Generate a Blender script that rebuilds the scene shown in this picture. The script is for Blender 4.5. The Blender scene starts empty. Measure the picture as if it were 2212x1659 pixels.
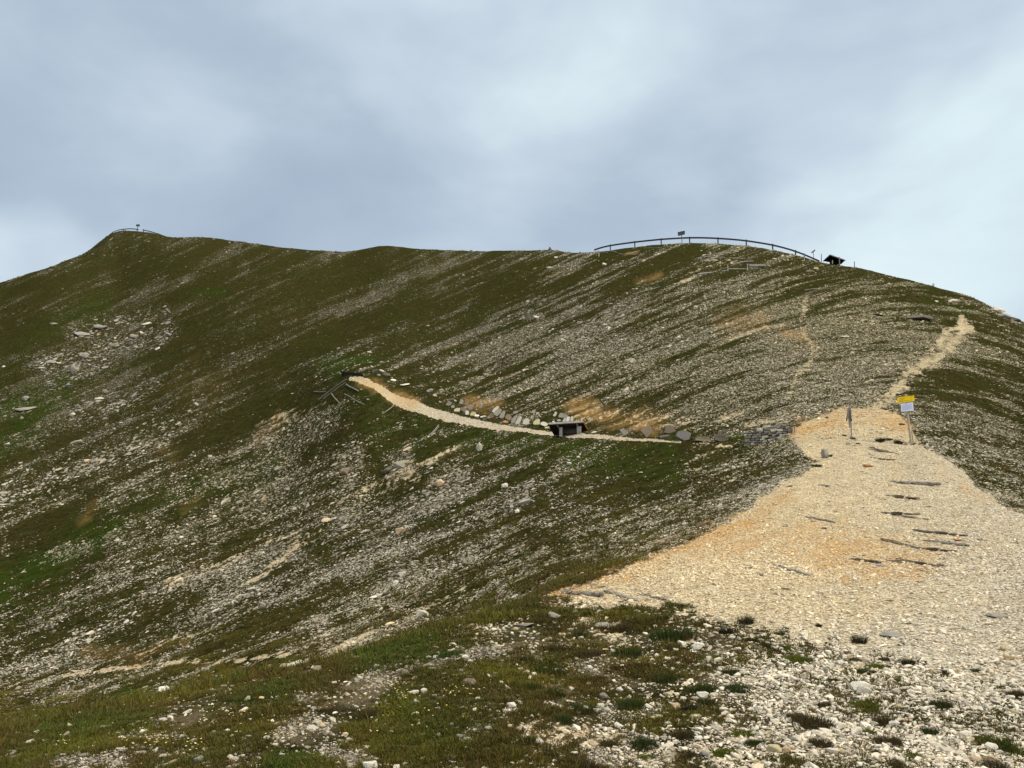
import bpy, bmesh, math, random
import numpy as np
from mathutils import Vector, Matrix, Euler
sc = bpy.context.scene
R = math.radians
# ================================================================ camera, sky, sun, exposure
cam = bpy.data.cameras.new('camera'); cam_o = bpy.data.objects.new('camera', cam); sc.collection.objects.link(cam_o)
cam.sensor_width = 36; cam.lens = 36 * 1671 / 2212; cam.clip_start = .05; cam.clip_end = 5000
cam_o.location = (0, 0, 1.6); cam_o.rotation_euler = (R(96), 0, 0); sc.camera = cam_o
sc.view_settings.view_transform = 'Standard'; sc.view_settings.look = 'None'
sc.view_settings.exposure = 0.0; sc.view_settings.gamma = 1
SUN_EL, SUN_AZ = R(48), R(118)           # azimuth clockwise from the viewing direction
w = bpy.data.worlds.new('World'); sc.world = w; w.use_nodes = True
nt = w.node_tree; N = nt.nodes; L = nt.links; N.clear()
def nd(t, **k):
    n = N.new(t)
    for a, b in k.items(): setattr(n, a, b)
    return n
out = nd('ShaderNodeOutputWorld'); bg = nd('ShaderNodeBackground'); L.new(bg.outputs[0], out.inputs[0])
sky = nd('ShaderNodeTexSky', sky_type='NISHITA'); sky.sun_disc = False; sky.sun_elevation = SUN_EL; sky.sun_rotation = SUN_AZ
skm = nd('ShaderNodeVectorMath', operation='SCALE'); L.new(sky.outputs[0], skm.inputs[0]); skm.inputs['Scale'].default_value = .08
tc = nd('ShaderNodeTexCoord'); D = tc.outputs['Generated']
def sdir(u, v):
    zc = (829.5 - v) / 1671; x = (u - 1106) / 1671; c, s = math.cos(R(6)), math.sin(R(6))
    return Vector((x, c - s * zc, s + c * zc)).normalized()
# cloud brightness: broad banks anchored to sky directions, broken up by noise
mp = nd('ShaderNodeMapping'); mp.inputs['Scale'].default_value = (1.0, 1.0, 1.9); mp.inputs['Location'].default_value = (3.1, 1.7, .4); L.new(D, mp.inputs[0])
n1 = nd('ShaderNodeTexNoise'); n1.inputs['Scale'].default_value = 3.0; n1.inputs['Detail'].default_value = 8; n1.inputs['Roughness'].default_value = .5; n1.inputs['Distortion'].default_value = .25; L.new(mp.outputs[0], n1.inputs[0])
warp = nd('ShaderNodeTexNoise'); warp.inputs['Scale'].default_value = 3.2; warp.inputs['Detail'].default_value = 3; L.new(D, warp.inputs[0])
ws = nd('ShaderNodeVectorMath', operation='MULTIPLY_ADD'); L.new(warp.outputs['Color'], ws.inputs[0]); ws.inputs[1].default_value = (.34, .34, .34); L.new(D, ws.inputs[2])
wsub = nd('ShaderNodeVectorMath', operation='SUBTRACT'); L.new(ws.outputs[0], wsub.inputs[0]); wsub.inputs[1].default_value = (.17, .17, .17)
wn = nd('ShaderNodeVectorMath', operation='NORMALIZE'); L.new(wsub.outputs[0], wn.inputs[0])
acc = None
def add_term(sock):
    global acc
    if acc is None: acc = sock; return
    m = nd('ShaderNodeMath', operation='ADD'); L.new(acc, m.inputs[0]); L.new(sock, m.inputs[1]); acc = m.outputs[0]
m0 = nd('ShaderNodeMath', operation='MULTIPLY_ADD'); L.new(n1.outputs[0], m0.inputs[0]); m0.inputs[1].default_value = 1.15; m0.inputs[2].default_value = -.10; add_term(m0.outputs[0])
for (u, v, rad, amp) in [(250, 330, 17, -.26), (560, 430, 13, -.14), (560, 60, 9, -.02), (1200, 60, 13, .13), (1300, 260, 10, .12), (1400, 420, 11, -.12), (1620, 190, 8, -.10),
                         (1850, 40, 8, -.06), (2230, 60, 11, .30), (2212, 330, 12, .16), (1900, 520, 12, .10), (1780, 330, 9, .12), (60, 570, 9, .75), (0, 60, 10, -.12), (1000, 470, 13, -.08), (2130, 620, 10, .35)]:
    d = nd('ShaderNodeVectorMath', operation='DOT_PRODUCT'); L.new(wn.outputs[0], d.inputs[0]); d.inputs[1].default_value = sdir(u, v)
    mr = nd('ShaderNodeMapRange', interpolation_type='SMOOTHERSTEP'); mr.inputs[1].default_value = math.cos(R(rad)); mr.inputs[2].default_value = 1.0; mr.inputs[3].default_value = 0; mr.inputs[4].default_value = amp * .55
    L.new(d.outputs['Value'], mr.inputs[0]); add_term(mr.outputs[0])
cr = nd('ShaderNodeValToRGB'); L.new(acc, cr.inputs[0])
e = cr.color_ramp.elements; e[0].position = .12; e[0].color = (.395, .485, .610, 1); e[1].position = .92; e[1].color = (.80, .95, .99, 1)
q = e.new(.38); q.color = (.455, .560, .680, 1)
q = e.new(.62); q.color = (.60, .705, .81, 1)
# an overcast sky is brighter overhead
sep = nd('ShaderNodeSeparateXYZ'); L.new(D, sep.inputs[0])
zen = nd('ShaderNodeMapRange', interpolation_type='SMOOTHSTEP'); zen.inputs[1].default_value = .62; zen.inputs[2].default_value = 1; zen.inputs[3].default_value = 1; zen.inputs[4].default_value = 3.0; L.new(sep.outputs[2], zen.inputs[0])
zm = nd('ShaderNodeMapRange', interpolation_type='SMOOTHSTEP'); zm.inputs[1].default_value = .55; zm.inputs[2].default_value = .8; L.new(sep.outputs[2], zm.inputs[0])
zc_ = nd('ShaderNodeMix', data_type='RGBA'); L.new(zm.outputs[0], zc_.inputs[0]); L.new(cr.outputs[0], zc_.inputs[6]); zc_.inputs[7].default_value = (.66, .63, .58, 1)     # grey-white cloud overhead
cz = nd('ShaderNodeVectorMath', operation='SCALE'); L.new(zc_.outputs[2], cz.inputs[0]); L.new(zen.outputs[0], cz.inputs['Scale'])
mx = nd('ShaderNodeMix', data_type='RGBA'); mx.inputs[0].default_value = .94; L.new(skm.outputs[0], mx.inputs[6]); L.new(cz.outputs[0], mx.inputs[7])
L.new(mx.outputs[2], bg.inputs[0]); bg.inputs[1].default_value = 1.0
sun = bpy.data.lights.new('sun', 'SUN'); sun.energy = 3.0; sun.angle = R(9); sun.color = (1, .94, .83)
sun_o = bpy.data.objects.new('sun', sun); sc.collection.objects.link(sun_o)
sdv = Vector((math.sin(SUN_AZ) * math.cos(SUN_EL), math.cos(SUN_AZ) * math.cos(SUN_EL), math.sin(SUN_EL)))
sun_o.rotation_euler = sdv.to_track_quat('Z', 'Y').to_euler()
# ---------------------------------------------------------------- camera numbers
F = 1671.0; CU, CV = 1106.0, 829.5          # focal length and centre of a 2212 x 1659 picture
PITCH = math.radians(6.0)
EYE = 1.6                                    # eye height above the origin
CP, SP = math.cos(PITCH), math.sin(PITCH)

def ray(u, v):
    """sideways and upward slope of the sight line, per metre of forward distance"""
    u = np.asarray(u, float); v = np.asarray(v, float)
    zc = (CV - v) / F
    y = CP - SP * zc
    return (u - CU) / F / y, (SP + CP * zc) / y

def project(x, y, z):
    zz = z - EYE
    yc = y * CP + zz * SP; zc = -y * SP + zz * CP
    return CU + F * x / yc, CV - F * zc / yc

# ---------------------------------------------------------------- noise
def _hash(ix, iy, seed):
    h = (ix.astype(np.int64) * 374761393 + iy.astype(np.int64) * 668265263 + seed * 974634777) & 0xFFFFFFFF
    h = ((h ^ (h >> 13)) * 1274126177) & 0xFFFFFFFF
    h = (h ^ (h >> 16)) & 0xFFFFFFFF
    return h.astype(np.float64) / 4294967295.0
def vnoise(x, y, seed=0):
    x = np.asarray(x, float); y = np.asarray(y, float)
    ix = np.floor(x); iy = np.floor(y); fx = x - ix; fy = y - iy
    fx = fx * fx * (3 - 2 * fx); fy = fy * fy * (3 - 2 * fy)
    a = _hash(ix, iy, seed); b = _hash(ix + 1, iy, seed); c = _hash(ix, iy + 1, seed); d = _hash(ix + 1, iy + 1, seed)
    return (a + (b - a) * fx) * (1 - fy) + (c + (d - c) * fx) * fy
def fbm(x, y, seed=0, octv=4, gain=.5):
    s = 0; amp = 1; t = 0
    for o in range(octv):
        s = s + amp * (vnoise(x * 1.0, y * 1.0, seed + o * 17) - .5); t += amp
        x, y = (x * .8 - y * .6) * 2.03 + 11.3, (x * .6 + y * .8) * 2.03 - 7.1; amp *= gain
    return s / t * 2                          # about -1..1

# ---------------------------------------------------------------- heights
# (u, v, forward distance in metres): where the ground is seen and how far off it stands
CTRL = [
 # near ground
 (-150,1700,4.3),(0,1659,4.9),(400,1659,4.6),(800,1659,4.45),(1200,1659,4.35),(1600,1659,4.3),(2000,1659,4.3),(2212,1659,4.3),(2400,1659,4.3),
 (0,1600,5.8),(-200,1600,6.2),(400,1560,5.9),(800,1540,5.6),(1200,1500,5.8),(1600,1520,5.5),(2000,1520,5.4),(2212,1500,5.6),(2400,1500,5.6),
 (1200,1400,7.4),(1600,1400,7.1),(2000,1380,7.4),(2212,1350,8.0),(2400,1350,8.0),
 # lip of the near meadow
 (-150,1610,6.6),(0,1575,7.0),(200,1535,7.2),(430,1487,7.6),(700,1428,8.2),(920,1360,9.2),(1100,1310,10.2),
 # left edge of the gravel and the gravel itself
 (1220,1277,10.9),(1300,1250,11.6),(1400,1210,12.8),(1500,1165,14.4),(1600,1108,17),(1700,1035,21),(1780,985,25),
 (1400,1330,8.9),(1600,1250,11.2),(1800,1250,11.2),(2000,1230,11.6),(2212,1230,11.3),(2400,1260,10.5),
 (1700,1150,14.5),(1900,1120,15.8),(2100,1140,14.8),(2250,1170,13.4),
 (1850,1020,22),(1950,1040,20.7),(2060,1050,20.2),
 (2160,1093,17.6),(2212,1108,16.8),(2000,985,24),
 (1800,962,26.5),(1900,957,27),(1965,957,27),
 # right hand slope
 (2212,1085,19.5),(2212,1050,22.5),(2120,1045,22.5),(2212,1000,27),(2100,1000,25.5),(2212,950,33),(2212,850,45),(2212,770,58),(2212,715,72),
 (2400,1150,15.5),(2400,1090,22),(2400,1000,31),(2400,900,42),
 # hillside seen beyond the gravel
 (1960,940,28.2),(1900,900,32),(1900,850,38.5),(1900,800,46),(1900,750,55),(1900,700,65),(1900,650,78),(1900,610,91),
 (2050,900,35),(2050,800,48),(2050,720,64),(2050,660,80),
 (1700,940,29),(1700,850,38),(1700,750,53),(1700,650,73),(1700,590,91),
 (1650,955,29.5),(1550,965,30.5),(1500,900,37),(1500,850,42),(1500,800,46),(1500,750,52),(1500,700,59),(1500,650,67),(1500,600,79),(1500,560,94),
 (1400,957,34),(1300,950,36),(1230,944,38),(1150,932,39.5),(1000,905,44),(900,880,48),(850,862,50.5),(760,815,56),
 (1600,1050,22.5),(1600,1000,26.5),(1500,1100,19.5),(1500,1040,24.5),(1400,1100,21.5),(1400,1160,17),(1300,1200,16),(1300,1050,27),(1200,1000,32),
 (1250,750,57),(1250,650,76),(1250,600,90),(1250,565,108),(1250,850,46),
 (1000,800,63),(1000,700,84),(1000,600,115),(1000,560,137),
 (1000,1000,37),(1000,1100,29),(1000,1200,23),(1000,1300,18),(1100,1240,18.5),(1200,1230,15.5),
 (800,1330,19),(750,1380,17.5),(800,1200,27),(800,1050,39),(800,900,46),(600,1400,18.5),(600,1300,25),(600,1100,42),
 (500,1460,17),(500,1200,35),(500,1000,55),(500,850,74),(500,700,103),(500,600,138),(500,550,168),
 (750,700,94),(750,600,128),(750,565,148),(250,1500,18),(250,1350,29),(250,1200,38),(250,1050,56),(250,900,80),(250,750,114),(250,650,147),(250,560,182),
 (0,1560,16),(0,1480,23),(0,1300,36),(0,1100,57),(0,900,86),(0,750,122),(0,680,145),(0,640,162),
 (-250,1550,18),(-250,1300,37),(-250,1100,60),(-250,900,92),(-250,780,125),
 # hollow hidden behind the lip
 (0,1600,10.5),(200,1560,11),(430,1510,11),(700,1452,11.5),(920,1385,12),(1080,1330,12.6),(-200,1620,11),
]
# skyline (u, v, distance)
SKY = [(-400,775,150),(-250,712,158),(-120,665,166),(0,612,175),(60,592,180),(100,580,184),(150,560,190),(185,545,194),(215,521,199),(240,504,203),(265,498,206),(300,500,206),(330,504,205),(360,511,203),(420,512,200),
 (470,515,197),(520,522,192),(560,527,187),(640,537,180),(700,541,176),(750,543,173),(790,537,170),(830,531,168),(880,535,163),(940,539,158),(1000,541,155),(1060,542,151),(1120,541,147),(1190,540,141),(1250,546,133),(1290,544,128),
 (1350,536,122),(1400,530,119),(1450,527,117),(1500,525,116),(1560,527,114),(1620,532,112),(1680,542,110),(1730,554,108),(1780,568,106),(1850,578,103),(1900,590,101),(1950,602,98),(2000,615,95),
 (2060,631,92),(2100,645,89),(2150,672,86),(2212,700,83),(2300,745,80),(2450,830,76)]
# ground out of sight beyond the skyline drops away
KX = 1.0; KY = 350.0 / F
def _m(x_over_y, Y): return np.stack([np.asarray(x_over_y) * KX, np.log(Y) * KY], -1)
pts = []; val = []
def _add(u, v, Y, dv=0.0):
    a, e = ray(u, v + dv); pts.append(_m(a, Y)); val.append(e)
for c in CTRL: _add(*c)
for (u, v, Y) in SKY:
    _add(u, v, Y)
    _add(u, v, Y * 1.14, 9)
    _add(u, v, Y * 1.45, 45)
    _add(u, v, Y * 2.2, 140)
    _add(u, v, Y * 4.0, 300)
for a in (-1.25, -.9, -.75):                # ground outside the picture on the left
    for Y, e in ((4, -.44), (7, -.36), (14, -.33), (30, -.2), (60, -.04), (110, .1), (200, .14), (400, -.02), (800, -.1)):
        pts.append(_m(a, Y)); val.append(e)
for a in (.8, .95, 1.3):
    for Y, e in ((4, -.41), (7, -.28), (12, -.22), (20, -.16), (40, -.06), (70, .03), (140, -.02), (300, -.1), (800, -.15)):
        pts.append(_m(a, Y)); val.append(e)
for a in (-1.2, -.6, -.3, 0, .3, .6, 1.2):
    pts.append(_m(a, 2.2)); val.append(-1.6 / 2.2)
    pts.append(_m(a, 3.0)); val.append(-1.6 / 3.0)
P = np.array(pts); Vv = np.array(val)
def _tps(r2): return 0.5 * r2 * np.log(r2 + 1e-12)
n = len(P)
D2 = ((P[:, None] - P[None]) ** 2).sum(-1)
A = np.zeros((n + 3, n + 3)); A[:n, :n] = _tps(D2) + np.eye(n) * 2e-5
A[:n, n] = 1; A[:n, n + 1:] = P; A[n:, :n] = A[:n, n:].T
def solve(vals): return np.linalg.solve(A, np.concatenate([vals, [0, 0, 0]]))
W = solve(Vv)
def _eval(W, Q):
    out = np.empty(len(Q))
    for i in range(0, len(Q), 20000):
        q = Q[i:i + 20000]
        d2 = (q[:, 0:1] - P[None, :, 0]) ** 2 + (q[:, 1:2] - P[None, :, 1]) ** 2
        out[i:i + 20000] = _tps(d2) @ W[:n] + W[n] + q @ W[n + 1:]
    return out
# coarse table of e = (height - eye) / distance over (a, log Y), read by bilinear lookup
TA = np.linspace(-1.3, 1.35, 540); TL = np.linspace(math.log(2.2), math.log(700), 620)
def table(W):
    g = np.stack(np.meshgrid(TA, TL), -1).reshape(-1, 2)
    return _eval(W, np.stack([g[:, 0] * KX, g[:, 1] * KY], -1)).reshape(len(TL), len(TA))
TAB = table(W)
def lookup(a, L):
    fa = np.clip((a - TA[0]) / (TA[1] - TA[0]), 0, len(TA) - 1.001); fl = np.clip((L - TL[0]) / (TL[1] - TL[0]), 0, len(TL) - 1.001)
    ia = fa.astype(int); il = fl.astype(int); ta = fa - ia; tl = fl - il
    return (TAB[il, ia] * (1 - ta) + TAB[il, ia + 1] * ta) * (1 - tl) + (TAB[il + 1, ia] * (1 - ta) + TAB[il + 1, ia + 1] * ta) * tl
def height(x, y):
    x = np.asarray(x, float); y = np.asarray(y, float)
    Y = np.maximum(y, 2.2)
    z = EYE + lookup(x / Y, np.log(Y)) * Y
    f = np.clip(Y / 60, .12, 1)
    z = z + fbm(x / 9, y / 9, 5, 3) * .17 * f + fbm(x / 1.7, y / 1.7, 9, 3) * .085 * np.clip(Y / 25, .45, 1.1) + fbm(x / .45, y / .45, 21, 2) * .02
    return z
def hit(u, v, tmax=260):
    """where the sight line through (u, v) meets the ground"""
    u = np.atleast_1d(np.asarray(u, float)); v = np.atleast_1d(np.asarray(v, float))
    a, e = ray(u, v)
    Ys = np.exp(np.linspace(math.log(2.6), math.log(tmax), 900))
    Z = height(a[:, None] * Ys[None], np.broadcast_to(Ys[None], (len(u), len(Ys)))) - (EYE + e[:, None] * Ys[None])
    over = Z > 0
    k = np.where(over.any(1), over.argmax(1), np.abs(Z).argmin(1)); k = np.maximum(k, 1)
    z1 = Z[np.arange(len(u)), k]; z0 = Z[np.arange(len(u)), k - 1]
    t = np.clip(np.where(np.abs(z1 - z0) > 1e-9, -z0 / (z1 - z0 + 1e-12), 0), 0, 1)
    Y = Ys[k - 1] + (Ys[k] - Ys[k - 1]) * t
    x = a * Y
    return np.stack([x, Y, height(x, Y)], -1)
def crest(u, lo=60, hi=260):
    """the highest seen ground in picture column u"""
    a = (u - CU) / F / (CP - SP * .17)
    Ys = np.linspace(lo, hi, 1200); x = a * Ys
    e = (height(x, Ys) - EYE) / Ys; k = int(e.argmax())
    return float(x[k]), float(Ys[k]), float(height(x[k], Ys[k]))
# ================================================================ what grows and lies where
# the correction that puts the crest line where it stands
for _ in range(2):
    sa = [s for s in SKY if 0 <= s[0] <= 2212]
    off = {}
    for s in sa:
        x, y, z = crest(s[0]); off[s[0]] = (EYE - EYE + (z - EYE) / y) - ray(s[0], s[1])[1]
    i0 = len(CTRL)
    for k, s in enumerate(SKY):
        if s[0] in off: Vv[i0 + 5 * k:i0 + 5 * k + 5] -= off[s[0]] * .9
    W = solve(Vv); TAB = table(W)

MB = 350.0
def M(x, y):                                   # a map of the ground: bearing against log distance
    Y = np.maximum(y, 2.2); return F * np.asarray(x) / Y, -MB * np.log(Y)
def MH(pts):
    p = np.array([q[:2] for q in pts], float); h = hit(p[:, 0], p[:, 1]); m = M(h[:, 0], h[:, 1]); return np.stack(m, -1)
def seg_dist(mx, my, pl):
    d = np.full(mx.shape, 1e9)
    if len(pl) == 1: return np.hypot(mx - pl[0][0], my - pl[0][1])
    for (x0, y0), (x1, y1) in zip(pl[:-1], pl[1:]):
        dx, dy = x1 - x0, y1 - y0; t = np.clip(((mx - x0) * dx + (my - y0) * dy) / (dx * dx + dy * dy + 1e-9), 0, 1)
        d = np.minimum(d, np.hypot(mx - x0 - t * dx, my - y0 - t * dy))
    return d
def inside(mx, my, pl):
    c = np.zeros(mx.shape, bool); j = len(pl) - 1
    for i in range(len(pl)):
        xi, yi = pl[i]; xj, yj = pl[j]
        c ^= ((yi > my) != (yj > my)) & (mx < (xj - xi) * (my - yi) / (yj - yi + 1e-9) + xi); j = i
    return c
def sstep(a, b, x): t = np.clip((x - a) / (b - a), 0, 1); return t * t * (3 - 2 * t)
# loose stone, tenths of the ground, in a table of places (columns 100 apart from 50, rows 100 apart from 550)
ST = """
1112222222232112333322
1122133434323555666233
2653343225567776788874
5652221013666577789544
2355335311111113455455
5543155655433236633345
1124667666555664333345
1455656665543333333344
4545556653433334566666
5544321122222234678888
2111122222222334567788
2223222222222233344556"""
ST = [[int(c) for c in ln] for ln in ST.strip().split('\n')]
ROWV = [560] + list(range(650, 1651, 100))
cells = []
for i, r in enumerate(ST):
    for j, s in enumerate(r):
        u = 50 + 100 * j; v = ROWV[i]
        vs = np.interp(u, [s_[0] for s_ in SKY], [s_[1] for s_ in SKY])
        if v < vs + 4: v = vs + 4
        cells.append((u, v, s / 9))
cells = np.array(cells); ch = hit(cells[:, 0], cells[:, 1]); CM = np.stack(M(ch[:, 0], ch[:, 1]), -1); CS = cells[:, 2]
GX = np.linspace(-1400, 1400, 281); GY = np.linspace(-MB * math.log(420), -MB * math.log(2.6), 181)
gx, gy = np.meshgrid(GX, GY); 
wsum = np.zeros(gx.shape); ssum = np.zeros(gx.shape)
for (cx, cy), s in zip(CM, CS):
    wt = np.exp(-((gx - cx) ** 2 + (gy - cy) ** 2) / (2 * 48 ** 2)) + 1e-9 / (1 + ((gx - cx) ** 2 + (gy - cy) ** 2) / 1e4) ** 2
    wsum += wt; ssum += wt * s
SG = ssum / wsum
def bil(G, mx, my):
    fx = np.clip((mx - GX[0]) / (GX[1] - GX[0]), 0, len(GX) - 1.001); fy = np.clip((my - GY[0]) / (GY[1] - GY[0]), 0, len(GY) - 1.001)
    ix = fx.astype(int); iy = fy.astype(int); tx = fx - ix; ty = fy - iy
    return (G[iy, ix] * (1 - tx) + G[iy, ix + 1] * tx) * (1 - ty) + (G[iy + 1, ix] * (1 - tx) + G[iy + 1, ix + 1] * tx) * ty
# the stripes of sorted stone run obliquely down the slope; this is the coordinate across them
AU = np.linspace(-1500, 4000, 1101); _tan = np.interp(AU, [-400, 300, 1300, 1500, 1750, 1950, 2100, 2212, 2600], [.42, .42, .42, .40, .27, .03, -.22, -.38, -.45])
AG = np.cumsum(_tan) * (AU[1] - AU[0])
_Y = np.exp(-gy / MB); _X = gx / F * _Y; _pu, _pv = project(_X, _Y, EYE + lookup(gx / F, -gy / MB) * _Y)
PG = _pv + np.interp(_pu, AU, AG)
def across(mx, my): return bil(PG, mx, my)
def stripe_dir(x, y):
    """compass direction of the stripes on the ground"""
    e = y * .012; px = across(*M(x + e, y)) - across(*M(x - e, y)); py = across(*M(x, y + e)) - across(*M(x, y - e))
    return np.arctan2(px, -py)

GRAVEL = MH([(1722,962),(1745,985),(1775,995),(1740,1020),(1700,1040),(1650,1075),(1600,1110),(1550,1142),(1500,1168),(1440,1192),(1400,1210),(1340,1236),(1290,1256),(1230,1278),(1190,1292),
             (1290,1310),(1380,1300),(1460,1310),(1540,1325),(1600,1360),(1680,1380),(1760,1400),(1850,1420),(1960,1440),(2080,1460),(2300,1480),
             (2330,1150),(2250,1128),(2205,1106),(2170,1094),(2130,1066),(2095,1035),(2060,1003),(2020,978),(1985,962),(1900,955),(1800,950),(1760,956)])
APRON = MH([(1725,925),(1760,905),(1800,893),(1850,886),(1900,884),(1935,893),(1965,925),(1985,958),(1900,962),(1800,962),(1722,962),(1712,945)])
BENCHPATH = [(757,818,4),(790,826,7),(830,846,9),(870,868,10),(905,882,9),(950,896,9),(1000,908,7),(1050,918,6),(1100,926,5),(1150,932,4.5),(1200,937,4),(1260,942,4),(1330,947,3),(1400,950,3),(1470,955,2)]
TANS = [  # polyline, half width, strength: bare pale gravel
 ([(1690,700),(1620,720),(1560,745)], 7, .5), ([(1480,605),(1540,560),(1600,570)], 12, .5), ([(1600,640),(1700,660)], 14, .3),
 ([(1800,620),(1880,640),(1950,640)], 14, .35), ([(1530,960),(1585,966)], 3.5, .9), ([(1530,975),(1480,1010),(1580,1030)], 14, .45), ([(1600,1000),(1500,1040)], 12, .35),
 ([(990,960),(950,985),(880,1020),(800,1060),(720,1100),(690,1120)], 9, .6), ([(690,1140),(640,1175),(600,1215),(570,1240),(530,1256)], 8, .95), ([(560,1180),(470,1220),(360,1258)], 10, .6),
 ([(640,1150),(560,1180)], 16, .6), ([(900,1030),(830,1060)], 12, .6), ([(1000,1275),(940,1310),(880,1330)], 12, .6), ([(800,1360),(760,1385),(730,1400)], 10, .7), ([(1110,1290),(1060,1340),(980,1370)], 20, .45),
 ([(0,1482),(90,1470),(200,1450),(300,1440),(420,1428),(560,1420),(640,1416)], 6, .8), ([(580,1440),(640,1434)], 6, .9), ([(410,1190),(330,1220)], 8, .35),
 ([(300,1420),(360,1385),(420,1370)], 12, .5), ([(560,915),(640,890),(600,935)], 13, .45), ([(700,870),(640,900)], 8, .35), ([(0,690),(100,665)], 9, .3), ([(1190,575),(1100,590),(1240,590)], 12, .3), ([(1100,625),(1190,620)], 10, .3),
 ([(1250,905),(1330,890),(1420,905),(1500,915)], 18, .6), ([(1560,905),(1700,905)], 15, .45), ([(900,895),(980,880)], 9, .0),
 ([(1130,1580),(1240,1590),(1330,1600)], 18, .9), ([(1180,1630),(1120,1650)], 20, .7), ([(1500,1600),(1700,1590),(1800,1600)], 16, .6), ([(1380,1640),(1640,1630),(1800,1640),(2212,1650)], 20, .72), ([(1060,1530),(1120,1528)], 8, .7), ([(1250,1500),(1180,1520)], 8, .5),
 ([(1400,1270),(1330,1290),(1260,1330),(1330,1360)], 26, .7), ([(1230,1400),(1160,1420)], 14, .4), ([(1480,1330),(1600,1330)], 26, .6),
]
TRAILS = [([(2078,700),(2088,712),(2058,735),(2040,758),(2000,785),(1960,810),(1945,830),(1925,860),(1890,885)], 18, .68), ([(2075,705),(2045,715),(2030,740)], 10, .8), ([(1742,640),(1738,670),(1728,700),(1742,730),(1765,750),(1755,775),(1725,805),(1715,830),(1705,850)], 7, .52), ([(1860,890),(1800,895)], 10, .7), ([(1735,700),(1690,705),(1640,722)], 4, .5)]
ORANGES = [([(1180,1292),(1260,1262),(1340,1235),(1420,1205),(1500,1170),(1600,1130)], 26, 1.0), ([(1450,1190),(1620,1160),(1720,1160),(1900,1190)], 34, .7), ([(1760,1200),(1900,1225),(2000,1215)], 26, .8), ([(1560,1150),(1640,1110),(1700,1070)], 14, .7), ([(2080,1050),(2130,1085)], 10, .5), ([(1240,880),(1290,895)], 12, .8), ([(1300,905),(1420,915)], 14, .55),
 ([(1735,930),(1790,912),(1810,905)], 17, 1.0), ([(1835,900),(1930,905),(1950,925)], 15, .75), ([(1900,892),(1925,895)], 6, .9), ([(775,822),(800,832),(850,850),(890,868)], 8, .85), ([(850,846),(905,868)], 6, .6), ([(190,1418),(260,1412),(300,1425)], 13, .6), ([(330,1400),(400,1390)], 9, .5), ([(350,970),(370,985)], 10, .3),
 ([(590,920),(560,945)], 12, .35), ([(205,1100),(180,1118)], 11, .35), ([(400,1095),(430,1080)], 7, .3), ([(1075,875),(1010,870)], 10, .5), ([(1355,548),(1375,546)], 5, .9), ([(1100,1310),(1060,1340)], 12, .3), ([(1380,610),(1420,598)], 8, .3),
 ([(1280,1595),(1080,1575)], 10, .2), ([(760,1200),(730,1210)], 8, .3), ([(1560,700),(1640,690)], 20, .25), ([(400,820),(460,850)], 26, .12), ([(1750,740),(1700,720)], 12, .45)]
GREENS = [([(700,785),(740,790),(790,780)], 18, 1.0), ([(415,632),(480,630)], 9, .8), ([(0,905),(60,880),(120,850)], 38, .8), ([(0,960),(80,940)], 26, .6), ([(0,1270),(80,1230),(160,1185),(240,1140)], 40, .85), ([(240,1130),(350,1080),(470,1040),(600,990)], 24, .5),
 ([(1240,980),(1330,1000),(1400,1010),(1440,1030)], 36, .7), ([(1000,950),(1100,960),(1250,970),(1400,975)], 22, .55), ([(760,880),(900,920),(980,940)], 26, .4), ([(1420,530),(1500,528),(1600,536)], 8, .7), ([(1000,550),(1180,548),(1300,555)], 6, .5), ([(2000,640),(2100,670)], 22, .5),
 ([(2100,1000),(2180,1060),(2212,1080)], 22, .6), ([(60,735),(160,690),(230,650)], 20, .5), ([(1280,745),(1100,700),(1000,690)], 12, .25), ([(250,1500),(400,1490),(500,1480)], 30, .8), ([(100,1580),(300,1560)], 40, .75), ([(600,1440),(800,1420),(920,1390)], 30, .8), ([(800,1440),(1000,1420)], 24, .5),
 ([(600,1500),(450,1520)], 30, .6), ([(860,1600),(1050,1560)], 24, .4), ([(1150,1430),(1200,1430)], 14, .7), ([(100,1540),(0,1570)], 20, .8), ([(600,1645),(680,1640)], 16, 1.0), ([(850,1515),(900,1530)], 22, .9), ([(1020,1270),(960,1290)], 14, .5), ([(1600,975),(1700,965)], 10, .5), ([(1450,990),(1440,960)], 18, .7), ([(1580,940),(1640,950),(1700,955)], 8, .8)]
BARE = [([(120,1650),(280,1640)], 14, .8), ([(250,1585),(400,1590)], 8, .7), ([(330,1560),(370,1548)], 10, .6), ([(600,1585),(700,1570)], 14, .9), ([(620,1570),(680,1545)], 9, .7), ([(800,1465),(900,1440)], 20, .7), ([(950,1430),(1060,1410)], 22, .8), ([(1300,1540),(1420,1535)], 12, .7), ([(1050,1530),(900,1500)], 9, .5), ([(700,1500),(640,1510)], 9, .7),
 ([(700,1625),(800,1640)], 14, .8), ([(1270,1640),(1400,1620)], 20, .8), ([(550,1605),(500,1640)], 12, .6), ([(1450,1600),(1600,1610)], 12, .5), ([(300,1615),(450,1630)], 10, .6), ([(1250,1440),(1400,1400)], 18, .4), ([(1100,1560),(1000,1590)], 10, .6), ([(30,1630),(0,1640)], 10, .7)]
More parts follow.
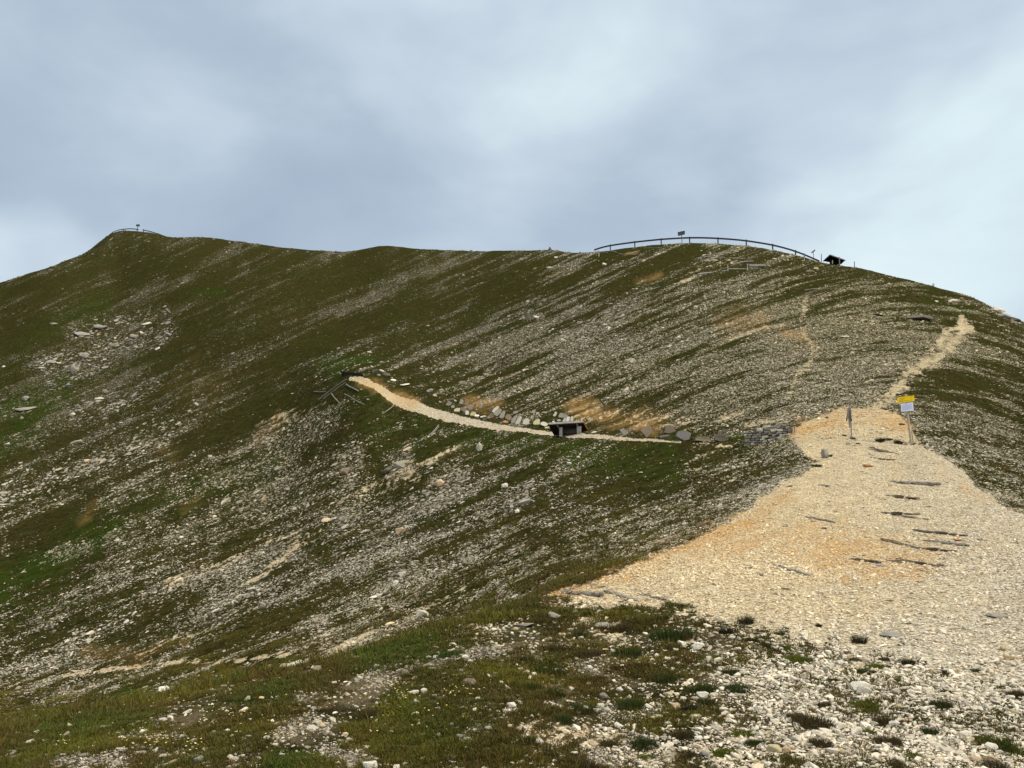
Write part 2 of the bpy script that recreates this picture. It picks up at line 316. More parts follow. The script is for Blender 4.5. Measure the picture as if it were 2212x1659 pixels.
ROCKY = [([(749,1005)], 26, 1), ([(728,1010),(775,992)], 16, 1), ([(853,1008),(880,1000)], 17, 1), ([(945,1045),(990,1030)], 24, 1), ([(1105,1075),(1140,1055)], 22, 1), ([(735,1128),(770,1110)], 20, 1), ([(530,1090),(600,1060)], 20, .9), ([(850,1250),(890,1232)], 18, .9), ([(650,1205),(600,1190)], 16, .6),
 ([(160,720),(240,700),(300,690),(350,685)], 20, .7), ([(80,790),(180,770),(250,745),(360,725)], 22, .75), ([(110,830),(160,800),(230,790)], 18, .6), ([(170,900),(250,850),(330,830)], 20, .6), ([(230,885),(300,860)], 12, .8), ([(10,890),(60,860)], 14, .5), ([(310,925),(390,910)], 12, .7), ([(420,870),(440,865)], 7, .7),
 ([(0,1080),(100,1040),(250,985),(320,960)], 16, .8), ([(60,1060),(200,1000),(360,950)], 14, .6), ([(560,960),(680,930),(720,915)], 16, .8), ([(450,1040),(560,1010),(640,990)], 14, .8), ([(1130,680),(1170,685)], 10, .9), ([(1050,800),(1180,740),(1300,695)], 9, .85), ([(1160,760),(1280,700),(1350,680)], 9, .7), ([(1000,830),(1060,805)], 9, .8),
 ([(1170,800),(1260,770)], 9, .5), ([(2050,650),(2090,655)], 9, .8), ([(2130,665),(2212,705)], 10, .8), ([(1960,690),(2020,690)], 12, .6), ([(150,1380),(220,1360)], 12, .8), ([(240,1345),(290,1335)], 9, .7), ([(440,1345),(600,1265)], 10, .5), ([(850,1310),(900,1290)], 12, .5)]
def prep(L_): return [(MH(p), hw, s) for p, hw, s in L_]
TANS, ORANGES, GREENS, BARE, ROCKY, TRAILS = map(prep, (TANS, ORANGES, GREENS, BARE, ROCKY, TRAILS))
_bp = MH(BENCHPATH); _bw = [b[2] for b in BENCHPATH]
LIP = MH([(-60,1595),(0,1578),(200,1538),(430,1491),(700,1432),(920,1366),(1100,1314),(1220,1280)])
def paint(Ls, mx, my, nz, soft=.5):
    o = np.zeros(mx.shape)
    for pl, hw, s in Ls:
        lo = pl.min(0) - hw * 2.6; hi = pl.max(0) + hw * 2.6
        m = (mx > lo[0]) & (mx < hi[0]) & (my > lo[1]) & (my < hi[1])
        if not m.any(): continue
        d = seg_dist(mx[m], my[m], pl) + nz[m] * hw * .8
        o[m] = np.maximum(o[m], s * (1 - sstep(hw * soft, hw * (2 - soft), d)))
    return o
def cover(x, y):
    mx, my = M(x, y)
    nz = fbm(mx / 22, my / 22, 31, 4); nzf = fbm(mx / 6, my / 4, 35, 2)
    p = across(mx, my)
    S = bil(SG, mx, my)
    st = fbm(mx / 120, p / 7.5, 41, 3) * .95 + fbm(mx / 45, p / 3.4, 47, 2) * .65
    st2 = fbm(mx / 160, p / 24, 51, 3)
    amp = np.clip((-my - 840) / 260, .2, 1)
    face = sstep(-260, 60, mx) * sstep(-1230, -1290, my) if False else sstep(-300, 80, mx) * np.clip((-my - 1250) / 60, 0, 1)
    amp = amp * (.50 + .55 * face)
    low = np.clip((-my - 950) / 60, 0, 1) * np.clip((250 - mx) / 200, 0, 1)
    S = S + low * (-.06 + .50 * fbm(mx / 190, p / 20, 57, 3) + .12 * nz)
    S = np.clip(S + (st * .75 + st2 * .55) * amp + nz * .22 * (1 - amp * .5), 0, 1.1)
    lines = np.clip(1 - np.abs(mx + 0) / 420, 0, 1) * np.clip((-my - 1290) / 50, 0, 1) * np.clip((1560 + my) / 60, 0, 1)
    S = np.clip(S + lines * (.75 * fbm(mx / 330, p / 8.5, 63, 2) + .1), 0, 1.1)
    S = S * .45 + sstep(.18, .85, S) * .55
    rk = paint(ROCKY, mx, my, nz); S = np.clip(np.maximum(S, rk * np.where(mx < -700, .42, .72) + rk * (nzf * .6 + nz * .3)), 0, 1)
    T = paint(TANS, mx, my, nz * .8 + nzf * .5)
    d = seg_dist(mx, my, GRAVEL); d = np.where(inside(mx, my, GRAVEL), -d, d) + nz * 11 + nzf * 7
    bottom = sstep(-MB * math.log(11), -MB * math.log(7.6), my)
    g = 1 - sstep(-9 - 45 * bottom, 12 + 30 * bottom, d + bottom * nz * 70)
    da = seg_dist(mx, my, APRON); da = np.where(inside(mx, my, APRON), -da, da) + nz * 6 + nzf * 3
    ga = (1 - sstep(-9, 14, da)) * .85
    db = np.full(mx.shape, 1e9)
    for (a, b, w0, w1) in zip(_bp[:-1], _bp[1:], _bw[:-1], _bw[1:]):
        dd = b - a; t = np.clip(((mx - a[0]) * dd[0] + (my - a[1]) * dd[1]) / (dd @ dd), 0, 1)
        db = np.minimum(db, np.hypot(mx - a[0] - t * dd[0], my - a[1] - t * dd[1]) - (w0 + (w1 - w0) * t) * .82)
    gb = 1 - sstep(-1.0, 1.5, db + nzf * 1.5)
    T = np.maximum(np.maximum(T * np.clip(.55 + st * .9 + nzf * .8, .0, 1.25), ga), np.maximum(g, gb)); T = np.clip(T, 0, 1)
    T = np.maximum(T, paint(TRAILS, mx, my, nz * .9 + nzf * .9, .1) * .9)
    O = paint(ORANGES, mx, my, nz * 1.4 + nzf * .6, .0) * np.clip(.75 + st * .9, .2, 1.2) * np.where((mx < -150) & (-my > 1000), .55, 1)
    G = np.clip(paint(GREENS, mx, my, nz, .1) + .25 * st2, 0, 1)
    B = paint(BARE, mx, my, nz * 1.2 + nzf * .8)
    path = np.maximum(g, gb)
    S = np.clip(S + .55 * np.exp(-(np.maximum(d, 0) / 34) ** 2) * (-my > 780) * (.6 + nzf), 0, 1)
    S = np.where(path > .5, np.maximum(S * .5, .35), S)
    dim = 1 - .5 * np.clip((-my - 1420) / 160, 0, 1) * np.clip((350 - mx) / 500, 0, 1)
    dim = np.maximum(dim, rk)      # cloud shade high on the left, painted into the stone tint
    pale = np.clip((mx - 640) / 420 + nz * .45 + np.clip((-my - 560) / -250, 0, 1) * 0, 0, 1) * (g > .2) + np.clip((my + 780) / 90, 0, 1) * .7
    pale = np.clip(np.maximum(pale, gb * sstep(-280, -120, mx)), 0, 1)
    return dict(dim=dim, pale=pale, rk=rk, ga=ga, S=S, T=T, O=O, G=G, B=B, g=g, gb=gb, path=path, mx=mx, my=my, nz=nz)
# ================================================================ helpers
rnd = random.Random(11); rng = np.random.default_rng(7)
def tag(o, label=None, cat=None, group=None, kind=None):
    if label: o['label'] = label
    if cat: o['category'] = cat
    if group: o['group'] = group
    if kind: o['kind'] = kind
    return o
def link(name, me, mat=None, parent=None, loc=None):
    if mat and not me.materials: me.materials.append(mat)
    o = bpy.data.objects.new(name, me); sc.collection.objects.link(o)
    if parent: o.parent = parent
    if loc is not None: o.location = loc
    return o
def empty(name, loc, label, cat, group=None, rz=0):
    o = bpy.data.objects.new(name, None); sc.collection.objects.link(o); o.location = loc; o.rotation_euler = (0, 0, rz)
    o.empty_display_size = .1
    return tag(o, label, cat, group)
def bm_mesh(name, bm, smooth=False):
    me = bpy.data.meshes.new(name); bm.normal_update(); bm.to_mesh(me); bm.free()
    if smooth: me.polygons.foreach_set('use_smooth', [True] * len(me.polygons))
    return me
def add_box(bm, c, s, rot=None, bev=0.0, jit=0.0):
    g = bmesh.ops.create_cube(bm, size=1.0); vs = g['verts']
    m = Matrix.LocRotScale(Vector(c), (rot.to_quaternion() if isinstance(rot, Matrix) else Euler(rot).to_quaternion()) if rot else None, Vector(s))
    for v in vs: v.co = m @ v.co
    if jit:
        for v in vs: v.co += Vector((rnd.uniform(-jit, jit), rnd.uniform(-jit, jit), rnd.uniform(-jit, jit)))
    if bev:
        es = list({e for v in vs for e in v.link_edges}); bmesh.ops.bevel(bm, geom=es, offset=bev, segments=1, affect='EDGES')
def add_log(bm, a, b, r0, r1=None, seg=8, rough=.12, rings=7, bend=0.0):
    """a round timber between two points, slightly crooked and uneven"""
    a = Vector(a); b = Vector(b); r1 = r0 if r1 is None else r1; d = (b - a); t = d.normalized()
    s = t.cross(Vector((0, 0, 1))); s = s.normalized() if s.length > .05 else Vector((1, 0, 0)); q = t.cross(s)
    R_ = []
    ox, oy = rnd.uniform(0, 9), rnd.uniform(0, 9)
    for i in range(rings):
        k = i / (rings - 1); c = a + d * k + s * (math.sin(k * 3.1) * bend) + q * (math.sin(k * 5 + ox) * bend * .3)
        r = r0 + (r1 - r0) * k; ring = []
        for j in range(seg):
            an = j / seg * 2 * math.pi; rr = r * (1 + rnd.uniform(-rough, rough))
            ring.append(bm.verts.new(c + (s * math.cos(an) + q * math.sin(an)) * rr))
        R_.append(ring)
    for i in range(rings - 1):
        for j in range(seg): bm.faces.new((R_[i][j], R_[i][(j + 1) % seg], R_[i + 1][(j + 1) % seg], R_[i + 1][j]))
    bm.faces.new(R_[0][::-1]); bm.faces.new(R_[-1])
# ---------------------------------------------------------------- materials
def material(name):
    m = bpy.data.materials.new(name); m.use_nodes = True; t = m.node_tree; t.nodes.clear()
    o = t.nodes.new('ShaderNodeOutputMaterial'); b = t.nodes.new('ShaderNodeBsdfPrincipled'); t.links.new(b.outputs[0], o.inputs[0])
    b.inputs['Roughness'].default_value = .9; b.inputs['Specular IOR Level'].default_value = .12
    return m, t, b
class G:
    """small node-graph writer"""
    def __init__(s, t): s.t = t
    def n(s, ty, **k):
        x = s.t.nodes.new(ty)
        for a, b in k.items(): setattr(x, a, b)
        return x
    def put(s, sock, v):
        if hasattr(v, 'is_linked') or isinstance(v, bpy.types.NodeSocket): s.t.links.new(v, sock)
        elif isinstance(v, (tuple, list)): sock.default_value = tuple(v) + ((1,) if len(v) == 3 and len(sock.default_value) == 4 else ())
        else: sock.default_value = v
    def math(s, op, a, b=0.0, c=None, clamp=False):
        x = s.n('ShaderNodeMath', operation=op, use_clamp=clamp); s.put(x.inputs[0], a); s.put(x.inputs[1], b)
        if c is not None: s.put(x.inputs[2], c)
        return x.outputs[0]
    def mix(s, f, a, b, mode='MIX'):
        x = s.n('ShaderNodeMix', data_type='RGBA', blend_type=mode); s.put(x.inputs[0], f); s.put(x.inputs[6], a); s.put(x.inputs[7], b); return x.outputs[2]
    def noise(s, vec, scale, detail=3, rough=.55):
        x = s.n('ShaderNodeTexNoise'); s.t.links.new(vec, x.inputs[0]); x.inputs['Scale'].default_value = scale; x.inputs['Detail'].default_value = detail; x.inputs['Roughness'].default_value = rough; return x.outputs[0]
    def voro(s, vec, scale, feature='F1', rand=1.0):
        x = s.n('ShaderNodeTexVoronoi', feature=feature); s.t.links.new(vec, x.inputs[0]); x.inputs['Scale'].default_value = scale; x.inputs['Randomness'].default_value = rand; return x
    def map(s, v, a, b, c=0.0, d=1.0, smooth=False):
        x = s.n('ShaderNodeMapRange', interpolation_type='SMOOTHSTEP' if smooth else 'LINEAR'); s.put(x.inputs[0], v)
        for i, q in enumerate((a, b, c, d)): x.inputs[i + 1].default_value = q
        return x.outputs[0]
    def attr(s, name, ty='GEOMETRY'):
        x = s.n('ShaderNodeAttribute', attribute_name=name, attribute_type=ty); return x
    def bump(s, h, strength, dist, prev=None):
        x = s.n('ShaderNodeBump'); s.put(x.inputs['Height'], h); x.inputs['Strength'].default_value = strength; x.inputs['Distance'].default_value = dist
        if prev: s.t.links.new(prev, x.inputs['Normal'])
        return x.outputs[0]
def ground_material():
    m, t, b = material('hillside_turf_and_gravel'); g = G(t)
    geo = g.n('ShaderNodeNewGeometry'); P_ = geo.outputs['Position']
    a1 = g.attr('cov'); s1 = g.n('ShaderNodeSeparateColor'); t.links.new(a1.outputs['Color'], s1.inputs[0]); S, T, O = s1.outputs[0], s1.outputs[1], s1.outputs[2]
    a2 = g.attr('veg'); s2 = g.n('ShaderNodeSeparateColor'); t.links.new(a2.outputs['Color'], s2.inputs[0]); GR, BA, DK = s2.outputs[0], s2.outputs[1], s2.outputs[2]
    nA = g.noise(P_, .16, 4); nB = g.noise(P_, 1.3, 4, .6); nC = g.noise(P_, 9, 4, .65); nD = g.noise(P_, 45, 3, .6)
    nE0 = g.noise(P_, 1.7, 5, .7)
    # turf
    br = g.mix(g.map(nB, .35, .65), (.040, .035, .011), (.054, .054, .014))
    gn = g.mix(g.map(nB, .4, .62), (.028, .044, .007), (.048, .066, .011))
    veg = g.mix(g.math('ADD', GR, g.map(nA, .4, .7, -.12, .32), clamp=True), br, gn)
    veg = g.mix(g.map(nC, .35, .68), veg, (.016, .016, .006)) if False else g.mix(g.map(nC, .42, .7, 0, .6), veg, (.013, .012, .004))
    veg = g.mix(g.map(g.noise(P_, 2.4, 5, .75), .47, .60, 0, .62), veg, (.012, .011, .004))
    veg = g.mix(g.map(g.noise(P_, .55, 4, .6), .54, .70, 0, .6), veg, (.060, .040, .012))
    veg = g.mix(g.math('MULTIPLY', g.map(GR, .5, 1.0, 0, .6), g.map(nE0, .35, .6)), veg, (.034, .060, .008))
    # dark soil and shale grit between stones
    soil = g.mix(g.map(nC, .35, .65), (.030, .026, .020), (.075, .068, .056))
    col = g.mix(g.math('MULTIPLY', BA, g.map(nB, .3, .5), clamp=True), veg, soil)
    px_ = g.n('ShaderNodeSeparateXYZ'); t.links.new(P_, px_.inputs[0])
    col = g.mix(g.math('MULTIPLY', g.math('MULTIPLY', DK, g.map(nB, .40, .60)), .8, clamp=True), col, g.mix(nC, (.12, .088, .05), (.30, .235, .145)))
    # flecks of stone, coarse and fine
    v1 = g.voro(P_, 5.5); h1 = g.n('ShaderNodeSeparateColor'); t.links.new(v1.outputs['Color'], h1.inputs[0])
    v2 = g.voro(P_, 17); h2 = g.n('ShaderNodeSeparateColor'); t.links.new(v2.outputs['Color'], h2.inputs[0])
    f1 = g.math('MULTIPLY', g.math('LESS_THAN', h1.outputs[0], g.math('MULTIPLY', S, .50)), g.math('LESS_THAN', v1.outputs['Distance'], .085 * 5.5 * .8))
    f2 = g.math('MULTIPLY', g.math('LESS_THAN', h2.outputs[0], g.math('MULTIPLY', S, .62)), g.math('LESS_THAN', v2.outputs['Distance'], .42))
    st = g.mix(h1.outputs[1], (.15, .13, .085), (.42, .37, .26)); st2 = g.mix(h2.outputs[1], (.09, .075, .045), (.40, .35, .24))
    col = g.mix(g.math('MULTIPLY', f2, .85), col, st2); col = g.mix(f1, col, st)
    # pale gravel, each pebble its own shade
    v3 = g.voro(P_, 34); h3 = g.n('ShaderNodeSeparateColor'); t.links.new(v3.outputs['Color'], h3.inputs[0])
    v4 = g.voro(P_, 12); h4 = g.n('ShaderNodeSeparateColor'); t.links.new(v4.outputs['Color'], h4.inputs[0])
    nE = g.noise(P_, 2.6, 5, .72)
    sand = g.mix(nB, (.74, .60, .36), (.94, .80, .54))
    sand = g.mix(g.math('MULTIPLY', DK, .8), sand, (.72, .68, .56))
    peb = g.mix(g.math('POWER', h3.outputs[0], 1.9), sand, (.34, .25, .13)); peb = g.mix(g.map(h4.outputs[0], .62, 1, 0, .45), peb, (.88, .78, .56))
    peb = g.mix(g.map(v3.outputs['Distance'], .42, .8, 0, .7), peb, (.15, .10, .045))
    peb = g.mix(g.map(nC, .56, .74, 0, .55), peb, (.20, .15, .085)); peb = g.mix(g.map(nE, .56, .70, 0, .45), peb, (.38, .26, .13))
    mps = g.n('ShaderNodeMapping'); mps.inputs['Scale'].default_value = (1.1, 4.5, 1.1); mps.inputs['Rotation'].default_value = (0, 0, R(14)); t.links.new(P_, mps.inputs[0])
    strk = g.noise(mps.outputs[0], 1.6, 6, .72)
    peb = g.mix(g.map(strk, .57, .66, 0, .62), peb, (.17, .13, .075)); peb = g.mix(g.map(strk, .40, .33, 0, .5), peb, (.86, .80, .62))
    v5 = g.voro(P_, 4.2); h5 = g.n('ShaderNodeSeparateColor'); t.links.new(v5.outputs['Color'], h5.inputs[0])
    peb = g.mix(g.math('MULTIPLY', g.math('LESS_THAN', h5.outputs[0], .10), g.math('LESS_THAN', v5.outputs['Distance'], .28)), peb, (.12, .095, .06))
    peb = g.mix(g.map(g.noise(P_, .5, 4, .6), .52, .68, 0, .3), peb, (.42, .31, .18))
    tm = g.map(g.math('ADD', g.math('ADD', T, g.map(nC, .3, .7, -.28, .28)), g.map(nB, .3, .7, -.16, .16)), .40, .58, 0, 1, True)
    col = g.mix(tm, col, peb)
    orc = g.mix(nC, (.30, .135, .035), (.80, .51, .20))
    om = g.math('MULTIPLY', O, g.map(g.math('ADD', nC, nB), .65, 1.15, .2, .95), clamp=True)
    col = g.mix(om, col, orc)
    t.links.new(col, b.inputs['Base Color'])
    hb = g.math('ADD', g.math('MULTIPLY', nC, 1.0), g.math('MULTIPLY', f1, .5))
    b0 = g.bump(nE0, .9, .30); b1 = g.bump(hb, .9, .09, b0); b2 = g.bump(g.math('ADD', g.math('MULTIPLY', v3.outputs['Distance'], -1), nD), .8, .018, b1)
    t.links.new(b2, b.inputs['Normal']); b.inputs['Roughness'].default_value = 1; b.inputs['Specular IOR Level'].default_value = 0
    return m
def stone_material(name, base=None, inst=False, dark=(.45, .43, .40), scale=14):
    m, t, b = material(name); g = G(t)
    tcn = g.n('ShaderNodeTexCoord'); P_ = tcn.outputs['Object']
    if inst: base = g.attr('tint', 'INSTANCER').outputs['Color']
    n = g.noise(P_, scale * (.35 if inst else 1), 4, .65); n2 = g.noise(P_, scale * .2, 2)
    c = g.mix(g.map(n, .42, .72, 0, .55), base, g.mix(1.0, base, dark, 'MULTIPLY'))
    c = g.mix(g.map(n2, .55, .75, 0, .45), c, g.mix(1.0, base, (.95, .78, .55), 'MULTIPLY'))
    t.links.new(c, b.inputs['Base Color'])
    if not inst:
        mpn = g.n('ShaderNodeMapping'); mpn.inputs['Scale'].default_value = (1, 1, 4); t.links.new(P_, mpn.inputs[0])
        t.links.new(g.bump(g.noise(mpn.outputs[0], scale, 5, .7), .7, .02), b.inputs['Normal'])
    return m
def wood_material(name, c0, c1, along='Z'):
    m, t, b = material(name); g = G(t); tcn = g.n('ShaderNodeTexCoord')
    mpn = g.n('ShaderNodeMapping'); mpn.inputs['Scale'].default_value = {'X': (1.2, 22, 22), 'Y': (22, 1.2, 22), 'Z': (22, 22, 1.2)}[along]; t.links.new(tcn.outputs['Object'], mpn.inputs[0])
    n = g.noise(mpn.outputs[0], 2.2, 5, .7); c = g.mix(g.map(n, .3, .7), c0, c1); c = g.mix(g.map(g.noise(tcn.outputs['Object'], 3, 3), .5, .8, 0, .5), c, tuple(x * .5 for x in c0))
    t.links.new(c, b.inputs['Base Color']); t.links.new(g.bump(n, .5, .01), b.inputs['Normal']); return m
def plain_material(name, c, rough=.6, metal=0.0, c2=None, scale=6):
    m, t, b = material(name); g = G(t); tcn = g.n('ShaderNodeTexCoord')
    n = g.noise(tcn.outputs['Object'], scale, 4, .6); t.links.new(g.mix(g.map(n, .35, .7), c, c2 or tuple(x * .72 for x in c)), b.inputs['Base Color'])
    b.inputs['Roughness'].default_value = rough; b.inputs['Metallic'].default_value = metal; return m
MG = ground_material()
MST = stone_material('loose_stone', inst=True)
def blade_material(name, inst):
    m, t, b = material(name); g = G(t)
    oi = g.n('ShaderNodeObjectInfo'); c = g.attr('tint', 'INSTANCER').outputs['Color'] if inst else None
    h = g.attr('hue').outputs['Color']
    c = g.mix(1.0, c, h, 'MULTIPLY') if inst else h
    t.links.new(c, b.inputs['Base Color']); b.inputs['Roughness'].default_value = .7
    return m
MGR = blade_material('grass_blades', True)

# ================================================================ the ground, one sheet
def build_ground():
    step = 2.0 / F
    ca = np.concatenate([np.linspace(-1.28, -.74, 40)[:-1], np.arange(-.74, .74, step), np.linspace(.745, 1.3, 40)])
    ly = np.concatenate([np.arange(math.log(2.9), math.log(250), 2.0 / MB), np.linspace(math.log(252), math.log(690), 22)])
    A_, L_ = np.meshgrid(ca, ly); Y = np.exp(L_); X = A_ * Y
    Z = height(X.ravel(), Y.ravel()).reshape(X.shape)
    nc = len(ca)
    # the ground behind the viewer
    by = np.array([-90, -40, -18, -8, -3, 0.0, 1.6]); 
    bX = np.stack([ca * (2.9 * 1.0 + (2.9 - yy) * .9) for yy in by]); bY = np.repeat(by[:, None], nc, 1)
    z0 = Z[0][None]; bZ = z0 + (by[:, None] - 2.9) * .05 - np.abs(bX - X[0][None]) * .16
    X = np.vstack([bX, X]); Y = np.vstack([bY, Y]); Z = np.vstack([bZ, Z])
    nr = X.shape[0]; co = np.stack([X, Y, Z], -1).reshape(-1, 3)
    idx = np.arange(nr * nc).reshape(nr, nc)
    q = np.stack([idx[:-1, :-1], idx[:-1, 1:], idx[1:, 1:], idx[1:, :-1]], -1).reshape(-1, 4)
    me = bpy.data.meshes.new('hillside'); me.vertices.add(len(co)); me.vertices.foreach_set('co', co.ravel().astype(np.float32))
    me.loops.add(len(q) * 4); me.loops.foreach_set('vertex_index', q.ravel().astype(np.int32)); me.polygons.add(len(q))
    me.polygons.foreach_set('loop_start', np.arange(0, len(q) * 4, 4, dtype=np.int32)); me.polygons.foreach_set('use_smooth', np.ones(len(q), bool)); me.update(calc_edges=True)
    C_ = cover(co[:, 0], co[:, 1])
    def col(name, a, b, c):
        at = me.color_attributes.new(name, 'FLOAT_COLOR', 'POINT'); d = np.ones((len(co), 4), np.float32); d[:, 0] = a; d[:, 1] = b; d[:, 2] = c; at.data.foreach_set('color', d.ravel())
    col('cov', C_['S'], C_['T'], C_['O']); col('veg', C_['G'], C_['B'], C_['pale'])
    o = link('hillside', me, MG); tag(o, kind='structure')
    return o
build_ground()

# single plants: (tile, x, y, width, kind, label)
def t1(x, y): return (0 + x * .4521) / 1.794, (2300 + y * .4521) / 1.794
def t2(x, y): return (1000 + x * .4521) / 1.794, (2300 + y * .4521) / 1.794
def t3(x, y): return (2000 + x * .4521) / 1.794, (2300 + y * .4521) / 1.794
def t4(x, y): return (2968 + x * .4521) / 1.794, (2300 + y * .4521) / 1.794
K = .4521 / 1.794
def t7(x, y): return (3150 + x * .2486) / 1.794, (1480 + y * .2486) / 1.794
TUFTS = [(t4, 800, 405, 150, 'dark', 'compact dark green tuft highest in the white shingle'), (t4, 770, 560, 95, 'brown', 'small brown tuft left of another in the shingle'), (t4, 1020, 560, 90, 'brown', 'small brown tuft right of another in the shingle'), (t4, 1220, 590, 130, 'dark', 'compact dark tuft alone on the right shingle'), (t4, 850, 670, 160, 'green', 'wide dark green tuft with a pale stone at its right'), (t4, 170, 455, 130, 'moss', 'moss cushion behind a small white stone'),
 (t4, 280, 545, 220, 'moss', 'long olive moss mound in the left shingle'), (t4, 360, 450, 80, 'brown', None), (t4, 455, 275, 70, 'dark', 'spiky little tuft on pale gravel at the top'), (t4, 120, 340, 90, 'green', None), (t4, 850, 935, 240, 'moss', 'broad lime green moss cushion in the middle of the shingle'), (t4, 905, 990, 150, 'moss', None), (t4, 400, 1095, 310, 'brown', 'biggest brown and green grass mound in the shingle'), (t4, 270, 1050, 180, 'brown', None),
 (t4, 480, 950, 140, 'brown', None), (t4, 1540, 675, 90, 'brown', None), (t4, 1800, 655, 90, 'green', 'small sparse green tuft far right in the shingle'), (t4, 1500, 940, 190, 'green', None), (t4, 1980, 1260, 370, 'lush', 'bright green moss patch near the right edge'), (t4, 1400, 1175, 160, 'green', None), (t4, 890, 1175, 120, 'moss', None), (t4, 470, 1275, 200, 'brown', 'reddish brown tuft near the bottom of the shingle'), (t4, 70, 1290, 130, 'brown', None), (t4, 1050, 1255, 260, 'brown', None),
 (t4, 1270, 1380, 150, 'moss', None), (t4, 210, 1410, 200, 'moss', None), (t4, 2150, 855, 140, 'brown', 'brown tuft cut by the right edge'), (t4, 1960, 1475, 210, 'brown', None), (t4, 940, 1355, 80, 'green', None), (t4, 1000, 1090, 160, 'brown', None), (t4, 1120, 1470, 130, 'brown', None), (t4, 1560, 840, 130, 'green', None), (t4, 1130, 740, 110, 'moss', None), (t4, 570, 740, 80, 'green', None), (t4, 440, 740, 100, 'green', None), (t4, 950, 610, 180, 'moss', None),
 (t3, 1975, 235, 170, 'dark', 'tall bristly tuft at the edge of the tan gravel'), (t3, 1065, 180, 140, 'moss', 'yellow green moss cushion at the top of the turf patches'), (t3, 900, 290, 200, 'brown', 'bristly brown tuft above sandy gravel'), (t3, 1350, 345, 340, 'green', 'long dark green turf mat below small pebbles'), (t3, 1800, 320, 140, 'dark', None), (t3, 2010, 395, 120, 'green', None), (t3, 2150, 440, 120, 'dark', None), (t3, 1380, 100, 140, 'green', 'green tuft highest on the gravel left of centre'),
 (t3, 620, 170, 140, 'green', None), (t3, 560, 355, 130, 'dark', None), (t3, 350, 455, 270, 'brown', None), (t3, 290, 655, 260, 'green', None), (t3, 1660, 535, 150, 'moss', None), (t3, 1840, 665, 150, 'green', None), (t3, 1900, 800, 220, 'green', None), (t3, 1600, 815, 200, 'green', None), (t3, 700, 720, 140, 'brown', None), (t3, 950, 495, 280, 'green', None), (t3, 620, 510, 220, 'brown', None), (t3, 980, 945, 260, 'green', None), (t3, 600, 975, 260, 'green', None),
 (t3, 1640, 925, 150, 'green', None), (t3, 1480, 990, 160, 'dark', 'bristly grass tuft above the flat yellow slab'), (t3, 1100, 1280, 240, 'green', 'dense dark green tuft on grey soil near the bottom'), (t3, 800, 1275, 160, 'brown', None), (t3, 240, 1395, 160, 'moss', 'yellow green tuft in the bare sandy patch'), (t3, 600, 1470, 350, 'brown', 'wide bristly grass mound at the bottom edge'), (t3, 1110, 1395, 130, 'moss', None), (t3, 1460, 1365, 160, 'brown', None), (t3, 1770, 1345, 190, 'moss', 'yellow green moss cushion between a grey and a cream stone'),
 (t3, 2040, 1270, 150, 'green', None), (t3, 1940, 1185, 190, 'moss', None), (t3, 1410, 1200, 200, 'brown', None), (t3, 420, 1075, 190, 'green', None), (t3, 90, 1255, 180, 'green', None), (t3, 1250, 720, 220, 'green', None), (t3, 1050, 610, 160, 'brown', None), (t3, 330, 850, 200, 'green', None), (t3, 80, 560, 160, 'brown', None), (t3, 130, 800, 160, 'green', None), (t3, 300, 300, 160, 'brown', None), (t3, 1250, 210, 120, 'green', None), (t3, 1600, 260, 120, 'brown', None),
 (t2, 150, 1450, 280, 'lush', 'vivid green moss cushion at the bottom edge of the meadow'), (t2, 1270, 1000, 190, 'moss', 'yellow green moss dome in the middle of the meadow'), (t2, 920, 1020, 190, 'brown', 'dark reddish grass hummock in the meadow'), (t2, 1650, 500, 230, 'lush', 'bright green grass patch above the shale chips'), (t1, 1790, 1250, 150, 'brown', 'reddish brown dome shaped hummock on the left meadow'), (t1, 1630, 900, 110, 'moss', 'pale green feathery tuft at the lip of the meadow'),
 (t7, 1050, 905, 190, 'dark', 'dark low shrub at the far edge of the gravel left of the signpost'), (t7, 1170, 890, 120, 'brown', 'brown low shrub between the dark one and the signpost'), (t7, 620, 880, 90, 'dark', 'dark plant at the foot of the old trail post'), (t7, 375, 795, 70, 'dark', 'small dark plant on orange gravel left of the old trail post'),
 (t7, 490, 835, 80, 'dark', 'small dark plant among white chips left of the old trail post'), (t7, 222, 556, 56, 'dark', 'small dark plant high on the orange bank'), (t7, 1390, 655, 80, 'green', 'small green plant left of the signpost pole'), (t7, 265, 1150, 110, 'dark', 'dark turf clump right of the squared marker stone'), (t7, 60, 1300, 160, 'green', 'dark green turf clump below the squared marker stone'), (t7, 1330, 940, 160, 'dark', 'dark turf strip left of the signpost foot')]
PLANTS = []
for (f_, x_, y_, w_, k_, l_) in TUFTS:
    u_, v_ = f_(x_, y_ + w_ * .12); p_ = hit(u_, min(v_, 1668))[0]; kk = (K if f_ is not t7 else .2486 / 1.794); PLANTS.append((p_[0], p_[1], w_ * kk * p_[1] / F * .5))
